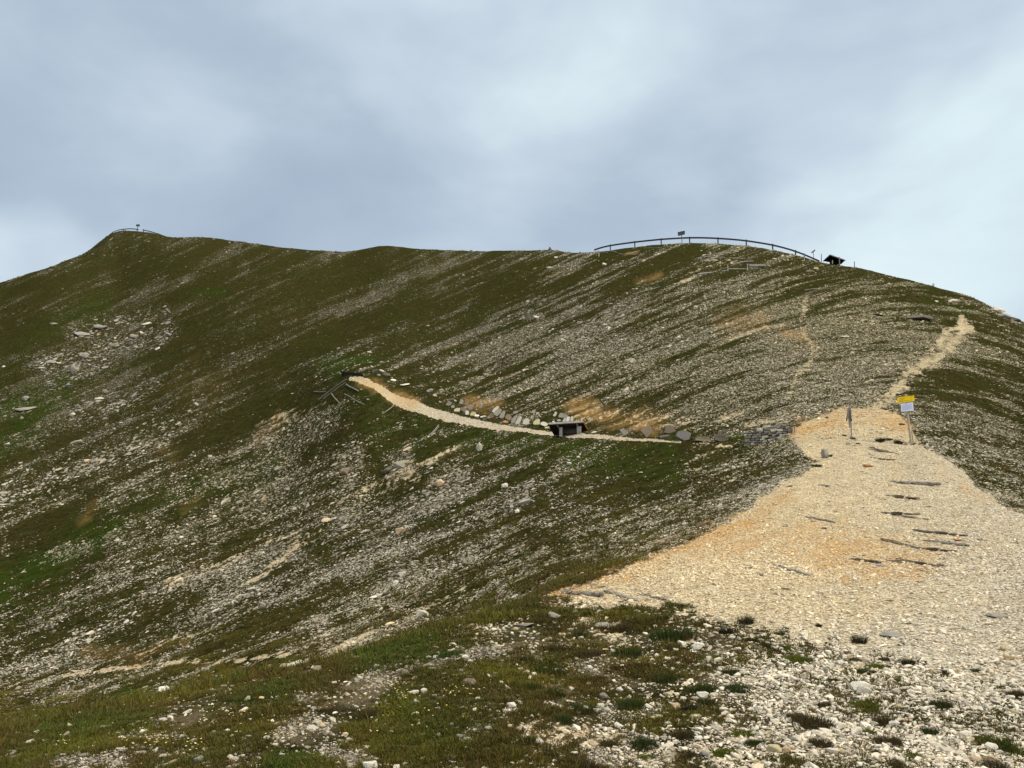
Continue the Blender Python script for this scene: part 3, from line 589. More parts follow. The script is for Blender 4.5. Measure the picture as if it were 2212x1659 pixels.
# ================================================================ loose stones as ground cover
def rock_mesh(name, seed, dims=(1, .72, .42), n=16, sub=0, slab=False, bev=.0):
    r = random.Random(seed); bm = bmesh.new()
    for i in range(n):
        while True:
            p = Vector((r.uniform(-1, 1), r.uniform(-1, 1), r.uniform(-1, 1)))
            if .55 < (abs(p.x) ** 3 + abs(p.y) ** 3 + abs(p.z) ** 3) ** (1 / 3) < 1: break
        p *= .5 / max(.5, (abs(p.x) ** 3 + abs(p.y) ** 3 + abs(p.z) ** 3) ** (1 / 3)) * (1 if not slab else 1)
        bm.verts.new((p.x * dims[0], p.y * dims[1], p.z * dims[2]))
    h = bmesh.ops.convex_hull(bm, input=bm.verts); bmesh.ops.delete(bm, geom=[v for v in bm.verts if not v.link_faces], context='VERTS')
    lo = [min(v.co[i] for v in bm.verts) for i in range(3)]; hi = [max(v.co[i] for v in bm.verts) for i in range(3)]
    for v in bm.verts:
        for i in range(3): v.co[i] = ((v.co[i] - lo[i]) / (hi[i] - lo[i]) - .5) * dims[i]
    if bev: bmesh.ops.bevel(bm, geom=list(bm.edges), offset=bev * min(dims), segments=1, affect='EDGES', clamp_overlap=True)
    if sub:
        bmesh.ops.triangulate(bm, faces=bm.faces)
        bmesh.ops.subdivide_edges(bm, edges=bm.edges, cuts=sub, use_grid_fill=True)
        a = np.array([v.co[:] for v in bm.verts]); d = min(dims)
        nz = fbm(a[:, 0] * 5 / d * .4 + seed, a[:, 2] * 7 / d * .4 + a[:, 1] * 3, seed, 4)
        for v, k in zip(bm.verts, nz): v.co += v.co.normalized() * float(k) * d * .10
    me = bm_mesh(name, bm)
    return me
scat = bpy.data.collections.new('stone_shapes'); tuf = bpy.data.collections.new('tuft_shapes')   # only read by the scatterers
for i in range(10):
    r = random.Random(i); me = rock_mesh('stone_shape', 50 + i, (1, r.uniform(.55, .85), r.uniform(.22, .55)), r.choice((12, 14, 18)), bev=.05 if i % 2 else 0)
    me.materials.append(MST); scat.objects.link(bpy.data.objects.new('stone_shape_%02d' % i, me))
def blades(bm, lay, n, rad, h, wd, spread, cols, r, c=(0, 0)):
    for i in range(n):
        an = r.uniform(0, 6.283); d = rad * math.sqrt(r.random()); x, y = c[0] + d * math.cos(an), c[1] + d * math.sin(an)
        la = an + r.uniform(-1, 1); ln = spread * r.uniform(.3, 1.2) * (.35 + d / max(rad, .001)); hh = h * r.uniform(.5, 1.15) * (1 - .35 * (d / max(rad, .001)) ** 2)
        fa = r.uniform(0, 6.283); wx, wy = math.cos(fa) * wd, math.sin(fa) * wd
        tx, ty = x + math.cos(la) * ln * hh, y + math.sin(la) * ln * hh; mx_, my_ = x + (tx - x) * .38, y + (ty - y) * .38
        v = [bm.verts.new(p) for p in ((x - wx, y - wy, -.01), (x + wx, y + wy, -.01), (mx_ + wx * .8, my_ + wy * .8, hh * .6), (mx_ - wx * .8, my_ - wy * .8, hh * .6), (tx, ty, hh))]
        k = r.choice(cols); k = [q * r.uniform(.7, 1.25) for q in k]
        for f in ((v[0], v[1], v[2], v[3]), (v[3], v[2], v[4])):
            fc = bm.faces.new(f)
            for lp in fc.loops: lp[lay] = (*k, 1)
def tuft_mesh(name, seed, n, rad, h, wd, spread, cols, mat):
    r = random.Random(seed); bm = bmesh.new(); lay = bm.loops.layers.float_color.new('hue')
    blades(bm, lay, n, rad, h, wd, spread, cols, r); me = bm_mesh(name, bm); me.materials.append(mat); return me
NEUT = [(1, 1, 1), (.8, .85, .8), (1.25, 1.1, .9), (1.5, 1.25, .8), (.7, .8, .7)]
for i in range(6):
    me = tuft_mesh('tuft_shape', 70 + i, 34 if i < 4 else 20, .055 if i < 4 else .03, .034 if i < 4 else .085, .0022, .9 if i < 4 else .5, NEUT, MGR)
    tuf.objects.link(bpy.data.objects.new('tuft_shape_%02d' % i, me))
def scatter(name, pts, rot, scl, idx, tint, coll, label, cat, mat):
    me = bpy.data.meshes.new(name); me.vertices.add(len(pts)); me.vertices.foreach_set('co', pts.astype(np.float32).ravel())
    for nm, ar in (('rot', rot), ('scl', scl)):
        at = me.attributes.new(nm, 'FLOAT_VECTOR', 'POINT'); at.data.foreach_set('vector', ar.astype(np.float32).ravel())
    at = me.attributes.new('tint', 'FLOAT_COLOR', 'POINT'); d = np.ones((len(pts), 4), np.float32); d[:, :3] = tint; at.data.foreach_set('color', d.ravel())
    at = me.attributes.new('pick', 'INT', 'POINT'); at.data.foreach_set('value', idx.astype(np.int32))
    o = link(name, me, mat); tag(o, label, cat, kind='stuff')
    ng = bpy.data.node_groups.new(name, 'GeometryNodeTree'); ng.interface.new_socket('Geometry', in_out='INPUT', socket_type='NodeSocketGeometry'); ng.interface.new_socket('Geometry', in_out='OUTPUT', socket_type='NodeSocketGeometry')
    gi = ng.nodes.new('NodeGroupInput'); go = ng.nodes.new('NodeGroupOutput'); ip = ng.nodes.new('GeometryNodeInstanceOnPoints'); ci = ng.nodes.new('GeometryNodeCollectionInfo')
    ci.inputs['Collection'].default_value = coll; ci.inputs['Separate Children'].default_value = True; ci.inputs['Reset Children'].default_value = True
    def na(nm, ty):
        x = ng.nodes.new('GeometryNodeInputNamedAttribute'); x.data_type = ty; x.inputs[0].default_value = nm; return [q for q in x.outputs if q.enabled and q.name == 'Attribute'][0]
    er = ng.nodes.new('FunctionNodeEulerToRotation'); lk = ng.links.new
    lk(gi.outputs[0], ip.inputs['Points']); lk(ci.outputs[0], ip.inputs['Instance']); ip.inputs['Pick Instance'].default_value = True
    lk(na('pick', 'INT'), ip.inputs['Instance Index']); lk(na('rot', 'FLOAT_VECTOR'), er.inputs[0]); lk(er.outputs[0], ip.inputs['Rotation']); lk(na('scl', 'FLOAT_VECTOR'), ip.inputs['Scale']); lk(ip.outputs[0], go.inputs[0])
    md = o.modifiers.new('scatter', 'NODES'); md.node_group = ng
    return o
def normals(x, y, eps):
    dx = (height(x + eps, y) - height(x - eps, y)) / (2 * eps); dy = (height(x, y + eps) - height(x, y - eps)) / (2 * eps)
    n = np.stack([-dx, -dy, np.ones_like(dx)], -1); return n / np.linalg.norm(n, axis=1, keepdims=True)
def euler_on(nrm, yaw, jit):
    """XYZ Euler that lays z on the slope normal after turning by yaw"""
    n = nrm + rng.normal(0, 1, nrm.shape) * jit; n /= np.linalg.norm(n, axis=1, keepdims=True)
    hx = np.cos(yaw); hy = np.sin(yaw); h = np.stack([hx, hy, np.zeros_like(hx)], -1)
    x = h - n * (h * n).sum(1, keepdims=True); x /= np.linalg.norm(x, axis=1, keepdims=True); y = np.cross(n, x)
    # R = [x y n] columns ; XYZ euler
    ry = -np.arcsin(np.clip(x[:, 2], -1, 1)); rz = np.arctan2(x[:, 1], x[:, 0]); rx = np.arctan2(y[:, 2], n[:, 2])
    return np.stack([rx, ry, rz], -1)
def sample_M(n, y0, y1, amax=.74):
    a = rng.uniform(-amax, amax, n); Lg = rng.uniform(math.log(y0), math.log(y1), n); Y = np.exp(Lg); return a * Y, Y
def stone_tints(n, C_, x, y):
    v = rng.beta(2.2, 1.3, n)[:, None]; base = np.array([.16, .14, .10]) * (1 - v) + np.array([.86, .79, .64]) * v
    tan = np.array([.46, .35, .20]) * (1 - v) + np.array([.95, .80, .52]) * v
    org = np.array([.26, .12, .04]) * (1 - v) + np.array([.78, .53, .25]) * v
    yel = np.array([.22, .18, .09]) * (1 - v) + np.array([.82, .70, .42]) * v
    wb = np.clip(fbm(x / 14, y / 14, 61, 3) * 1.4 + .35, 0, 1)[:, None]
    # the hill on the right is warmer than the hollow on the left
    wr = np.clip((C_['mx'] - 200) / 500, 0, 1)[:, None] * (np.clip(C_['my'] / -350 - 3.2, 0, 1)[:, None])
    v2 = rng.random((n, 1)); base = np.where(v2 < .2, base * np.array([.62, .60, .60]), np.where(v2 > .9, base * np.array([1.05, .88, .66]), base))
    wq = .8 * np.maximum(wb * .5, wr); c = base * (1 - wq) + yel * wq
    tan = tan * (1 - C_['pale'][:, None] * .7) + base * C_['pale'][:, None] * .7
    c = c * (1 - C_['T'][:, None] * .9) + tan * C_['T'][:, None] * .9; c = c * (1 - C_['O'][:, None] * .8) + org * C_['O'][:, None] * .8
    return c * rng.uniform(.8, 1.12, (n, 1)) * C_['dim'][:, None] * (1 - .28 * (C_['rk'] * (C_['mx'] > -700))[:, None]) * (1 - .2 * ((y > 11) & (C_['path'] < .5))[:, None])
def stone_layer():
    x, y = sample_M(1200000, 11.0, 240); C_ = cover(x, y)
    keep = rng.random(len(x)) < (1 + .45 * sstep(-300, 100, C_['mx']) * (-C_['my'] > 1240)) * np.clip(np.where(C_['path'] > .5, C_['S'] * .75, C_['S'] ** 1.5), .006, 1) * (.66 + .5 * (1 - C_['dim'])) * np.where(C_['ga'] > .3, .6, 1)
    x = x[keep]; y = y[keep]; C_ = {k: v[keep] for k, v in C_.items()}; n = len(x)
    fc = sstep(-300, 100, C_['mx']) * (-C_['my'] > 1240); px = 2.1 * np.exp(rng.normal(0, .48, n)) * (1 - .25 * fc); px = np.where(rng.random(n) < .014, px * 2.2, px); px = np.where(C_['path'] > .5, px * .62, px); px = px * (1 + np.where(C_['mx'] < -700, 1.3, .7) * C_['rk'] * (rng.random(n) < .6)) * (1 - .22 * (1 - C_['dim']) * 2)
    s = np.maximum(px * y / F, .03 * np.exp(rng.normal(0, .3, n))); s = np.minimum(s, .75)
    z = height(x, y); nrm = normals(x, y, .6)
    yaw = np.where(rng.random(n) < .45, stripe_dir(x, y), rng.uniform(-.9, .9, n)) + rng.normal(0, .3, n)
    rot = euler_on(nrm, yaw, .20); scl = np.stack([s * rng.uniform(1.0, 1.6, n), s * rng.uniform(.8, 1.15, n), s * rng.uniform(.6, 1.3, n)], -1)
    pts = np.stack([x, y, z + s * .08], -1)
    scatter('hillside_stones', pts, rot, scl, rng.integers(0, 10, n), stone_tints(n, C_, x, y), scat, 'pale flat stones strewn in stripes over the whole hillside', 'stones', MST)
    return n
def clear_of_plants(x, y):
    k = np.ones(len(x), bool)
    for (px_, py_, r_) in PLANTS: k &= ((x - px_) ** 2 + ((y - py_) / 1.15) ** 2) > (r_ * .82) ** 2
    return k
def near_layer():
    x, y = sample_M(640000, 3.3, 12.4, .72); C_ = cover(x, y)
    cl = np.clip(.5 + fbm(x / .9, y / .9, 71, 3) * .9, 0, 1)
    d = C_['S'] ** 1.2 * np.where(C_['B'] > .25, 1.3, 1) * (.35 + .9 * cl); d = np.where(C_['mx'] > 150, d * .9, d); d = np.maximum(np.maximum(d, .02), C_['B'] * .62); d = np.where(C_['T'] > .5, np.maximum(d * .55, .10), d)
    keep = rng.random(len(x)) < np.clip(d, 0, 1) * .9 * np.clip(11.5 / y * .35, .3, 1); keep &= clear_of_plants(x, y); x = x[keep]; y = y[keep]; C_ = {k: v[keep] for k, v in C_.items()}; n = len(x)
    s = .0118 * np.exp(rng.normal(0, .62, n)) * np.clip(y / 6, .8, 1.5); s = np.where(rng.random(n) < .012, s * 1.8, s) * np.where(C_['B'] > .3, .72, 1); s = np.clip(s, .006, .06)
    z = height(x, y); nrm = normals(x, y, .12)
    rot = euler_on(nrm, rng.uniform(-1.2, 1.2, n), .25); scl = np.stack([s * rng.uniform(1, 1.6, n), s * rng.uniform(.8, 1.2, n), s * rng.uniform(.8, 1.9, n)], -1)
    tn = stone_tints(n, C_, x, y); tn = tn * (1 - .30 * np.clip(C_['B'] * 1.5, 0, 1) * (C_['mx'] < 200))[:, None]; bright = np.clip((C_['mx'] - 150) / 500, 0, 1)[:, None] * .32
    tn = tn * (1 - bright) + np.array([.86, .80, .68]) * bright
    scatter('gravel', np.stack([x, y, z + s * .12], -1), rot, scl, rng.integers(0, 10, n), tn, scat, 'pale limestone gravel and shale chips on the near ground', 'gravel', MST)
    return n
def grass_layer():
    x, y = sample_M(420000, 3.3, 26, .72); C_ = cover(x, y)
    cl = fbm(x / .6, y / .6, 81, 3)
    right = np.clip((C_['mx'] - 60) / 350, 0, 1) * np.clip((11.5 - y) / 2, 0, 1)
    d = np.clip(1 - C_['T'] * 1.6, 0, 1) * np.clip(1 - C_['B'] * 1.3, 0, 1) * np.clip(1.15 - C_['S'] * 1.15, 0, 1)
    d = d * np.clip(.66 + cl * 1.9, 0, 1); d = d * np.where(right > 0, np.clip(1 - right * .55 + cl * 1.5 * right, 0, 1), 1)
    d *= np.clip((17 / y) ** 1.2, .12, 1)
    keep = (rng.random(len(x)) < d * .55); x = x[keep]; y = y[keep]; C_ = {k: v[keep] for k, v in C_.items()}; n = len(x)
    z = height(x, y)
    lip = seg_dist(C_['mx'], C_['my'], LIP); tall = np.exp(-(lip / 22) ** 2) * (C_['mx'] < 0)
    s = np.exp(rng.normal(0, .28, n)) * (.85 + .25 * tall) * np.clip(y / 7, .75, 1.4)
    idx = np.where(rng.random(n) < .03 + .14 * tall, rng.integers(4, 6, n), rng.integers(0, 4, n))
    gg = np.clip(C_['G'] * .8 + .18 - right[keep] * .1 + cl[keep] * .35 + rng.normal(0, .12, n), 0, 1)[:, None]
    c = np.array([.098, .070, .020]) * (1 - gg) + np.array([.068, .088, .014]) * gg
    ye = np.clip(fbm(x / .9, y / .9, 91, 3) * 2.0 - .1, 0, 1)[:, None]; c = c * (1 - ye * .6) + np.array([.17, .15, .022]) * ye * .6
    rd = np.clip(fbm(x / .8, y / .8, 95, 3) * 1.6 - .5, 0, 1)[:, None]; c = c * (1 - rd * .6) + np.array([.12, .052, .022]) * rd * .6
    c = c * (1 + .12 * tall[:, None])
    scatter('grass', np.stack([x, y, z], -1), euler_on(normals(x, y, .2) * .5 + np.array([0, 0, .5]), rng.uniform(0, 6.28, n), .05), np.stack([s, s, s * rng.uniform(.7, 1.25, n)], -1), idx, c, tuf, 'short green and brown alpine turf of the near meadow', 'grass', MGR)
    return n
print('stones', stone_layer(), 'gravel', near_layer(), 'grass', grass_layer())
# ================================================================ things
WG = wood_material('weathered_wood', (.17, .155, .135), (.34, .31, .27), 'X'); WGZ = wood_material('weathered_post', (.16, .145, .125), (.36, .33, .29), 'Z')
WD = wood_material('dark_wood', (.018, .014, .010), (.045, .036, .028), 'X'); WO = wood_material('orange_wood', (.30, .10, .025), (.46, .19, .06), 'X'); WP = wood_material('pole_wood', (.38, .30, .21), (.56, .47, .35), 'Z')
MR = plain_material('rail_steel', (.060, .056, .054), .5, .2, (.12, .115, .115)); MSG = plain_material('sign_back', (.06, .075, .078), .5, .2, (.13, .15, .15)); MBK = plain_material('black_timber', (.010, .011, .012), .6)
MY = plain_material('yellow_paint', (.83, .56, .005), .45, 0, (.72, .47, .004), 3); MW = plain_material('white_sheet', (.66, .69, .86), .5, 0, (.60, .63, .80), 3); MINK = plain_material('ink_brown', (.30, .13, .004), .6); MGY = plain_material('ink_grey', (.22, .24, .36), .6)
def hp(u, v): return Vector(hit(u, v)[0])
def at(u, v, Y):
    a, e = ray(u, v); return Vector((float(a) * Y, Y, EYE + float(e) * Y))
def gz(x, y): return float(height(np.array([x]), np.array([y]))[0])
def gn(x, y, e=.4): return Vector(normals(np.array([x]), np.array([y]), e)[0])
used = []
# ---- rocks: one mesh per shape and colour, then copies
COLS = {'white': (.80, .75, .62), 'pale': (.60, .56, .45), 'grey': (.31, .285, .24), 'dark': (.14, .122, .095), 'tan': (.60, .45, .28), 'rust': (.42, .20, .085), 'blue': (.17, .16, .15), 'brown': (.22, .175, .12), 'yellow': (.58, .51, .30)}
SM = {k: stone_material('%s_stone' % k, c, scale=9) for k, c in COLS.items()}
RM = {}
DIM = {'round': (1, .8, .62), 'slab': (1, .78, .20), 'block': (1, .75, .55), 'long': (1, .45, .4), 'plate': (1, .9, .22), 'rib': (1, .6, .14)}
def plate_mesh(seed):
    r = random.Random(seed); bm = bmesh.new(); sh = r.uniform(-.16, .16); top = r.uniform(.5, .95)
    pts = [(-.5, -.5), (r.uniform(-.1, .2), -.5 + r.uniform(-.04, .04)), (.5, -.45), (.5 + r.uniform(-.12, .02), r.uniform(-.1, .2)), (.5 * top + sh, .5 - r.uniform(0, .2)), (sh + r.uniform(-.1, .1), .5), (-.5 * top + sh, .5 - r.uniform(0, .25)), (-.5 + r.uniform(-.04, .08), 0)]
    for z in (-.5, .5): [bm.verts.new((x + r.uniform(-.03, .03), y * .9 + r.uniform(-.03, .03), z * .22 + r.uniform(-.03, .03))) for x, y in pts]
    bm.verts.ensure_lookup_table(); n = len(pts); bm.faces.new([bm.verts[i] for i in range(n)][::-1]); bm.faces.new([bm.verts[n + i] for i in range(n)])
    for i in range(n): bm.faces.new((bm.verts[i], bm.verts[(i + 1) % n], bm.verts[n + (i + 1) % n], bm.verts[n + i]))
    bmesh.ops.recalc_face_normals(bm, faces=bm.faces); bmesh.ops.bevel(bm, geom=list(bm.edges), offset=.02, segments=1, affect='EDGES', clamp_overlap=True)
    return bm_mesh('plate', bm)
def rib_mesh(seed):
    r = random.Random(seed); bm = bmesh.new(); n = r.randint(16, 24)
    for i in range(n):
        k = (i + .5) / n; w_ = r.uniform(.10, .34); me = rock_mesh('t', seed * 31 + i, (w_, w_ * r.uniform(.3, .7), r.uniform(.07, .17)), 12)
        me.transform(Matrix.Translation((k - .5 + r.uniform(-.05, .05), (r.random() - .5) * .34 * math.sin(k * 3.14), r.uniform(-.05, .0))) @ Euler((r.uniform(-.25, .1), r.uniform(-.12, .12), r.uniform(-.4, .4))).to_matrix().to_4x4()); bm.from_mesh(me); bpy.data.meshes.remove(me)
    return bm_mesh('rib', bm)
def rmesh(col, kind, var):
    k = (col, kind, var)
    if k not in RM:
        dims = DIM[kind]
        me = plate_mesh(900 + var) if kind == 'plate' else rib_mesh(950 + var) if kind == 'rib' else rock_mesh('rock', 300 + var * 7 + len(kind), dims, 26 if kind == 'round' else 17, sub=2 if kind != 'slab' else 1, bev=.06)
        me.materials.append(SM[col]); RM[k] = me
    return RM[k]
def rock(u, v, wpx, hpx=None, col='pale', kind='block', label=None, group=None, tilt=0.0, sink=.22, yaw=None, cat='rock', name='rock'):
    p = hp(u, v); wd = wpx * p.y / F; ht = (hpx or wpx * .6) * p.y / F
    o = link(name, rmesh(col, kind, rnd.randrange(5)), None)
    d = DIM[kind]; was = kind; kind = 'slab' if kind in ('plate', 'rib') and tilt == 0 else kind
    n = gn(p.x, p.y, max(.15, wd * .6))
    if kind == 'slab' and tilt == 0: sc_ = Vector((wd, wd * rnd.uniform(.9, 1.25), wd * rnd.uniform(.8, 1.3)))
    if was == 'rib': yaw = -1.05 + rnd.uniform(-.15, .15); sc_ = Vector((wd * 1.75, wd * rnd.uniform(.9, 1.2), wd * .8))
    elif kind == 'slab' and tilt == 0: pass
    elif kind in ('slab', 'plate'): sc_ = Vector((wd, ht / d[1], wd * rnd.uniform(.8, 1.2)))
    else: sc_ = Vector((wd, wd * rnd.uniform(.85, 1.15), ht / d[2]))
    o.scale = sc_; yw = rnd.uniform(-.5, .5) if yaw is None else yaw
    if tilt == 0:
        e = euler_on(np.array([[n.x, n.y, n.z]]) * .7 + np.array([[0, 0, .3]]), np.array([yw]), .08)[0]; o.rotation_euler = e
        h_ = d[2] * sc_.z; o.location = p + n * h_ * (.5 - sink)
    else:                                           # slab set on edge, leaning back against the bank
        o.rotation_euler = (R(78 + rnd.uniform(-10, 6)), R(tilt), yw); o.location = p + Vector((0, .04, ht * .40))
    used.append((p.x, p.y, max(wd, .05)))
    return tag(o, label, cat, group)
# foreground cobbles read off the ground in front (tile, x, y, width, colour, kind)
NAMED = [
 (t3, 1555, 450, 110, 'white', 'long', 'long smooth white stone lying among small shingle, right of the dark turf patches'), (t3, 830, 492, 60, 'pale', 'block', 'upright broken pale stone at the edge of brown turf'),
 (t3, 887, 822, 62, 'white', 'long', 'narrow white stone lying alone on green turf in the middle foreground'), (t3, 755, 882, 95, 'grey', 'long', 'long grey stone beside a small cream stone on the turf'), (t3, 722, 968, 80, 'pale', 'round', 'largest cobble of the small pale cluster on the foreground turf'),
 (t3, 775, 1000, 62, 'pale', 'round', 'round cobble lowest of the pale cluster on the foreground turf'), (t3, 1136, 967, 74, 'white', 'block', 'tilted white oblong stone alone right of the green turf strip'), (t3, 1605, 868, 92, 'white', 'block', 'wedge shaped whitish stone rising above the shingle'),
 (t3, 1305, 865, 68, 'yellow', 'round', 'yellowish round stone touching a lime green moss patch'), (t3, 1540, 1045, 112, 'yellow', 'slab', 'pale yellow flat slab below a bristly grass tuft'), (t3, 1225, 1052, 58, 'yellow', 'round', 'small yellowish egg shaped stone left of the flat yellow slab'),
 (t3, 1370, 968, 84, 'tan', 'block', 'pinkish tan block left of the bristly grass tuft'), (t3, 878, 1130, 84, 'white', 'block', 'angular white stone on the upper edge of the bare sandy patch'), (t3, 797, 1160, 64, 'pale', 'block', 'smaller cream stone beside the angular white one at the sandy patch'),
 (t3, 687, 1168, 42, 'white', 'block', 'small pointed white stone left of the cream stone at the sandy patch'), (t3, 195, 1275, 76, 'pale', 'block', 'single pale stone in the middle of the bare sandy patch'), (t3, 128, 1052, 42, 'white', 'block', 'upright white chip on dark grit left of a pinkish chip'),
 (t3, 196, 1046, 46, 'tan', 'block', 'pinkish chip on dark grit right of a white chip'), (t3, 1000, 1192, 66, 'white', 'block', 'white stone above the dense dark green grass tuft'), (t3, 1920, 1312, 56, 'pale', 'block', 'upright cream stone right of the yellow green moss cushion'),
 (t3, 1622, 1370, 84, 'grey', 'block', 'bluish grey stone left of the yellow green moss cushion'), (t3, 62, 1150, 58, 'white', 'block', 'white stone on the left end of the dark gritty strip'), (t3, 2170, 700, 90, 'white', 'slab', 'broad flat white stone at the edge of the shingle'),
 (t3, 20, 180, 60, 'white', 'slab', 'clean white flat stone where turf meets the brown bedrock'), (t3, 70, 245, 150, 'grey', 'slab', 'flat grey bedrock plate below the clean white flat stone'), (t3, 320, 190, 120, 'grey', 'block', 'lumpy grey outcrop left above the turf edge'), (t3, 740, 255, 150, 'grey', 'slab', 'flat grey bedrock plate between brown turf patches'),
 (t4, 810, 797, 150, 'white', 'round', 'largest smooth white boulder in the middle of the shingle'), (t4, 75, 1092, 76, 'white', 'round', 'round white stone left of the big brown grass mound'), (t4, 625, 1132, 92, 'white', 'round', 'pair like white stone right of the big brown grass mound'),
 (t4, 1105, 1112, 84, 'white', 'block', 'chunky white stone standing on brown soil below the moss'), (t4, 935, 1117, 62, 'pale', 'block', 'pale angular stone left of the chunky white stone on brown soil'), (t4, 240, 1252, 72, 'grey', 'round', 'grey white stone above the cluster of cream cobbles'),
 (t4, 75, 1332, 110, 'yellow', 'round', 'large cream cobble beside a pinkish one near the bottom edge'), (t4, 690, 1266, 66, 'white', 'block', 'square white stone low in the shingle right of a reddish grass tuft'), (t4, 1755, 1252, 68, 'yellow', 'block', 'cream stone at the left end of the bright green moss patch'),
 (t4, 1928, 1312, 98, 'white', 'round', 'rounded white stone in front of the bright green moss patch'), (t4, 2050, 470, 78, 'yellow', 'block', 'cream block on the tan gravel near the right edge'), (t4, 2092, 552, 74, 'tan', 'block', 'tan block below the cream block near the right edge'),
 (t4, 1700, 467, 62, 'tan', 'slab', 'flat tan stone on the gravel in line with dark grass tufts'), (t4, 1130, 1410, 78, 'white', 'block', 'white wedge near the bottom edge of the shingle'), (t4, 1930, 1425, 120, 'tan', 'long', 'long tan splinter near the bottom right corner'), (t4, 1100, 325, 190, 'grey', 'slab', 'worn grey bedrock slab flush with the shingle'),
 (t4, 1215, 1075, 74, 'tan', 'slab', 'thin tan flake on brown soil in the shingle'), (t4, 125, 470, 44, 'white', 'round', 'small round white stone in front of a moss cushion'), (t4, 2010, 165, 200, 'grey', 'slab', 'thin dark streak of bedrock in the pale gravel near the right edge'),
 (t2, 335, 885, 40, 'pale', 'block', 'small upright pale block standing alone on the meadow'), (t2, 1037, 892, 64, 'white', 'slab', 'flat white stone with dark shadow left of yellow flowers'), (t2, 1143, 1187, 48, 'white', 'round', 'white stone alone in the lower middle of the meadow'),
 (t2, 1550, 1212, 48, 'grey', 'round', 'round greyish stone standing in the lower meadow'), (t2, 965, 1478, 140, 'white', 'block', 'large whitish rock cut by the bottom edge of the picture'), (t2, 1055, 1480, 44, 'white', 'block', 'small white stone next to the large one at the bottom edge'), (t2, 210, 1370, 56, 'white', 'slab', 'flat white stone on the lower left meadow above bright moss'),
 (t2, 1810, 762, 112, 'brown', 'round', 'brownish low boulder among scattered shale chips'), (t2, 1460, 596, 125, 'grey', 'slab', 'flat brownish grey slab sunk in turf above shale chips'), (t2, 1285, 462, 46, 'grey', 'block', 'greenish grey small stone half hidden in the grass slope'),
 (t2, 465, 1132, 100, 'pale', 'slab', 'flat pale plate above the dark shale hollow'), (t2, 525, 1100, 44, 'white', 'block', 'white stone at the right rim of the dark shale hollow'), (t2, 2085, 440, 46, 'white', 'slab', 'small clean white tile like stone beside the bedrock'),
 (t2, 1665, 1127, 56, 'pale', 'long', 'narrow pale stone on the lower right meadow'), (t2, 1410, 1107, 32, 'grey', 'block', 'small upright grey stone on dark grit'), (t2, 870, 728, 70, 'white', 'long', 'thin white bar of stone in the upper meadow'), (t2, 935, 722, 40, 'pale', 'block', 'small pale block next to the thin white bar'),
 (t1, 1395, 828, 95, 'white', 'block', 'whitish block at the grass lip above tall blades'), (t1, 740, 1492, 115, 'white', 'slab', 'large white stone cut by the bottom edge on the left'), (t1, 598, 1000, 85, 'pale', 'slab', 'pale flat rock at the very lip of the meadow'), (t1, 1400, 1066, 80, 'pale', 'slab', 'flat whitish stone in the small bare patch of the meadow'),
 (t1, 1700, 1424, 90, 'grey', 'block', 'grey broken stone in the dark shale strip at the lower left'), (t1, 1840, 1190, 50, 'grey', 'block', 'small grey stone beside the brown grass mound'), (t2, 285, 588, 170, 'pale', 'slab', 'bare pale ledge at the lip of the meadow'), (t2, 110, 690, 115, 'pale', 'slab', 'smaller bare pale ledge left of the first at the lip')]
for (f, x, y, wd, c, k, lab) in NAMED:
    u, v = f(x, y + wd * .2); rock(u, min(v, 1664), wd * K * 1.05, None, c, k, lab, 'loose rocks of the near ground')
COMMON = [(t3, a, b, c, d) for a, b, c, d in [(1740, 682, 50, 'white'), (1500, 682, 50, 'white'), (1970, 832, 50, 'white'), (1815, 1082, 70, 'tan'), (2080, 987, 70, 'white'), (2170, 1052, 60, 'white'), (1440, 1047, 50, 'white'), (1430, 907, 60, 'white'), (1540, 900, 60, 'pale'), (1520, 938, 60, 'tan'), (1290, 1030, 46, 'pale'), (1095, 1042, 44, 'white'), (1170, 1068, 50, 'yellow'), (1625, 1045, 60, 'white'), (1270, 1238, 60, 'pale'), (1560, 1242, 70, 'white'), (1110, 1185, 40, 'white'), (1160, 1195, 40, 'pale'), (1030, 1205, 50, 'white'), (1300, 1185, 40, 'white'), (2035, 1202, 60, 'pale'), (2100, 1210, 60, 'white'), (2180, 1330, 60, 'tan'), (1200, 1452, 60, 'white'), (1240, 1450, 40, 'white'), (1510, 1452, 42, 'white'), (2055, 1442, 60, 'yellow'), (310, 932, 60, 'white'), (400, 735, 50, 'yellow'), (310, 740, 40, 'white'), (630, 635, 54, 'white'), (150, 698, 60, 'white'), (465, 312, 60, 'white'), (560, 380, 50, 'white'), (715, 150, 44, 'white'), (1370, 482, 44, 'white'), (370, 492, 44, 'pale'), (1850, 380, 60, 'pale'), (1830, 1080, 50, 'pale'), (695, 1003, 60, 'pale'), (465, 980, 42, 'pale'), (595, 985, 60, 'pale'), (545, 1010, 60, 'pale'), (1700, 868, 60, 'white'), (1440, 985, 50, 'tan'), (1730, 300, 40, 'pale'), (1215, 1280, 36, 'white'), (1165, 1320, 50, 'grey'), (925, 1268, 46, 'tan')]]
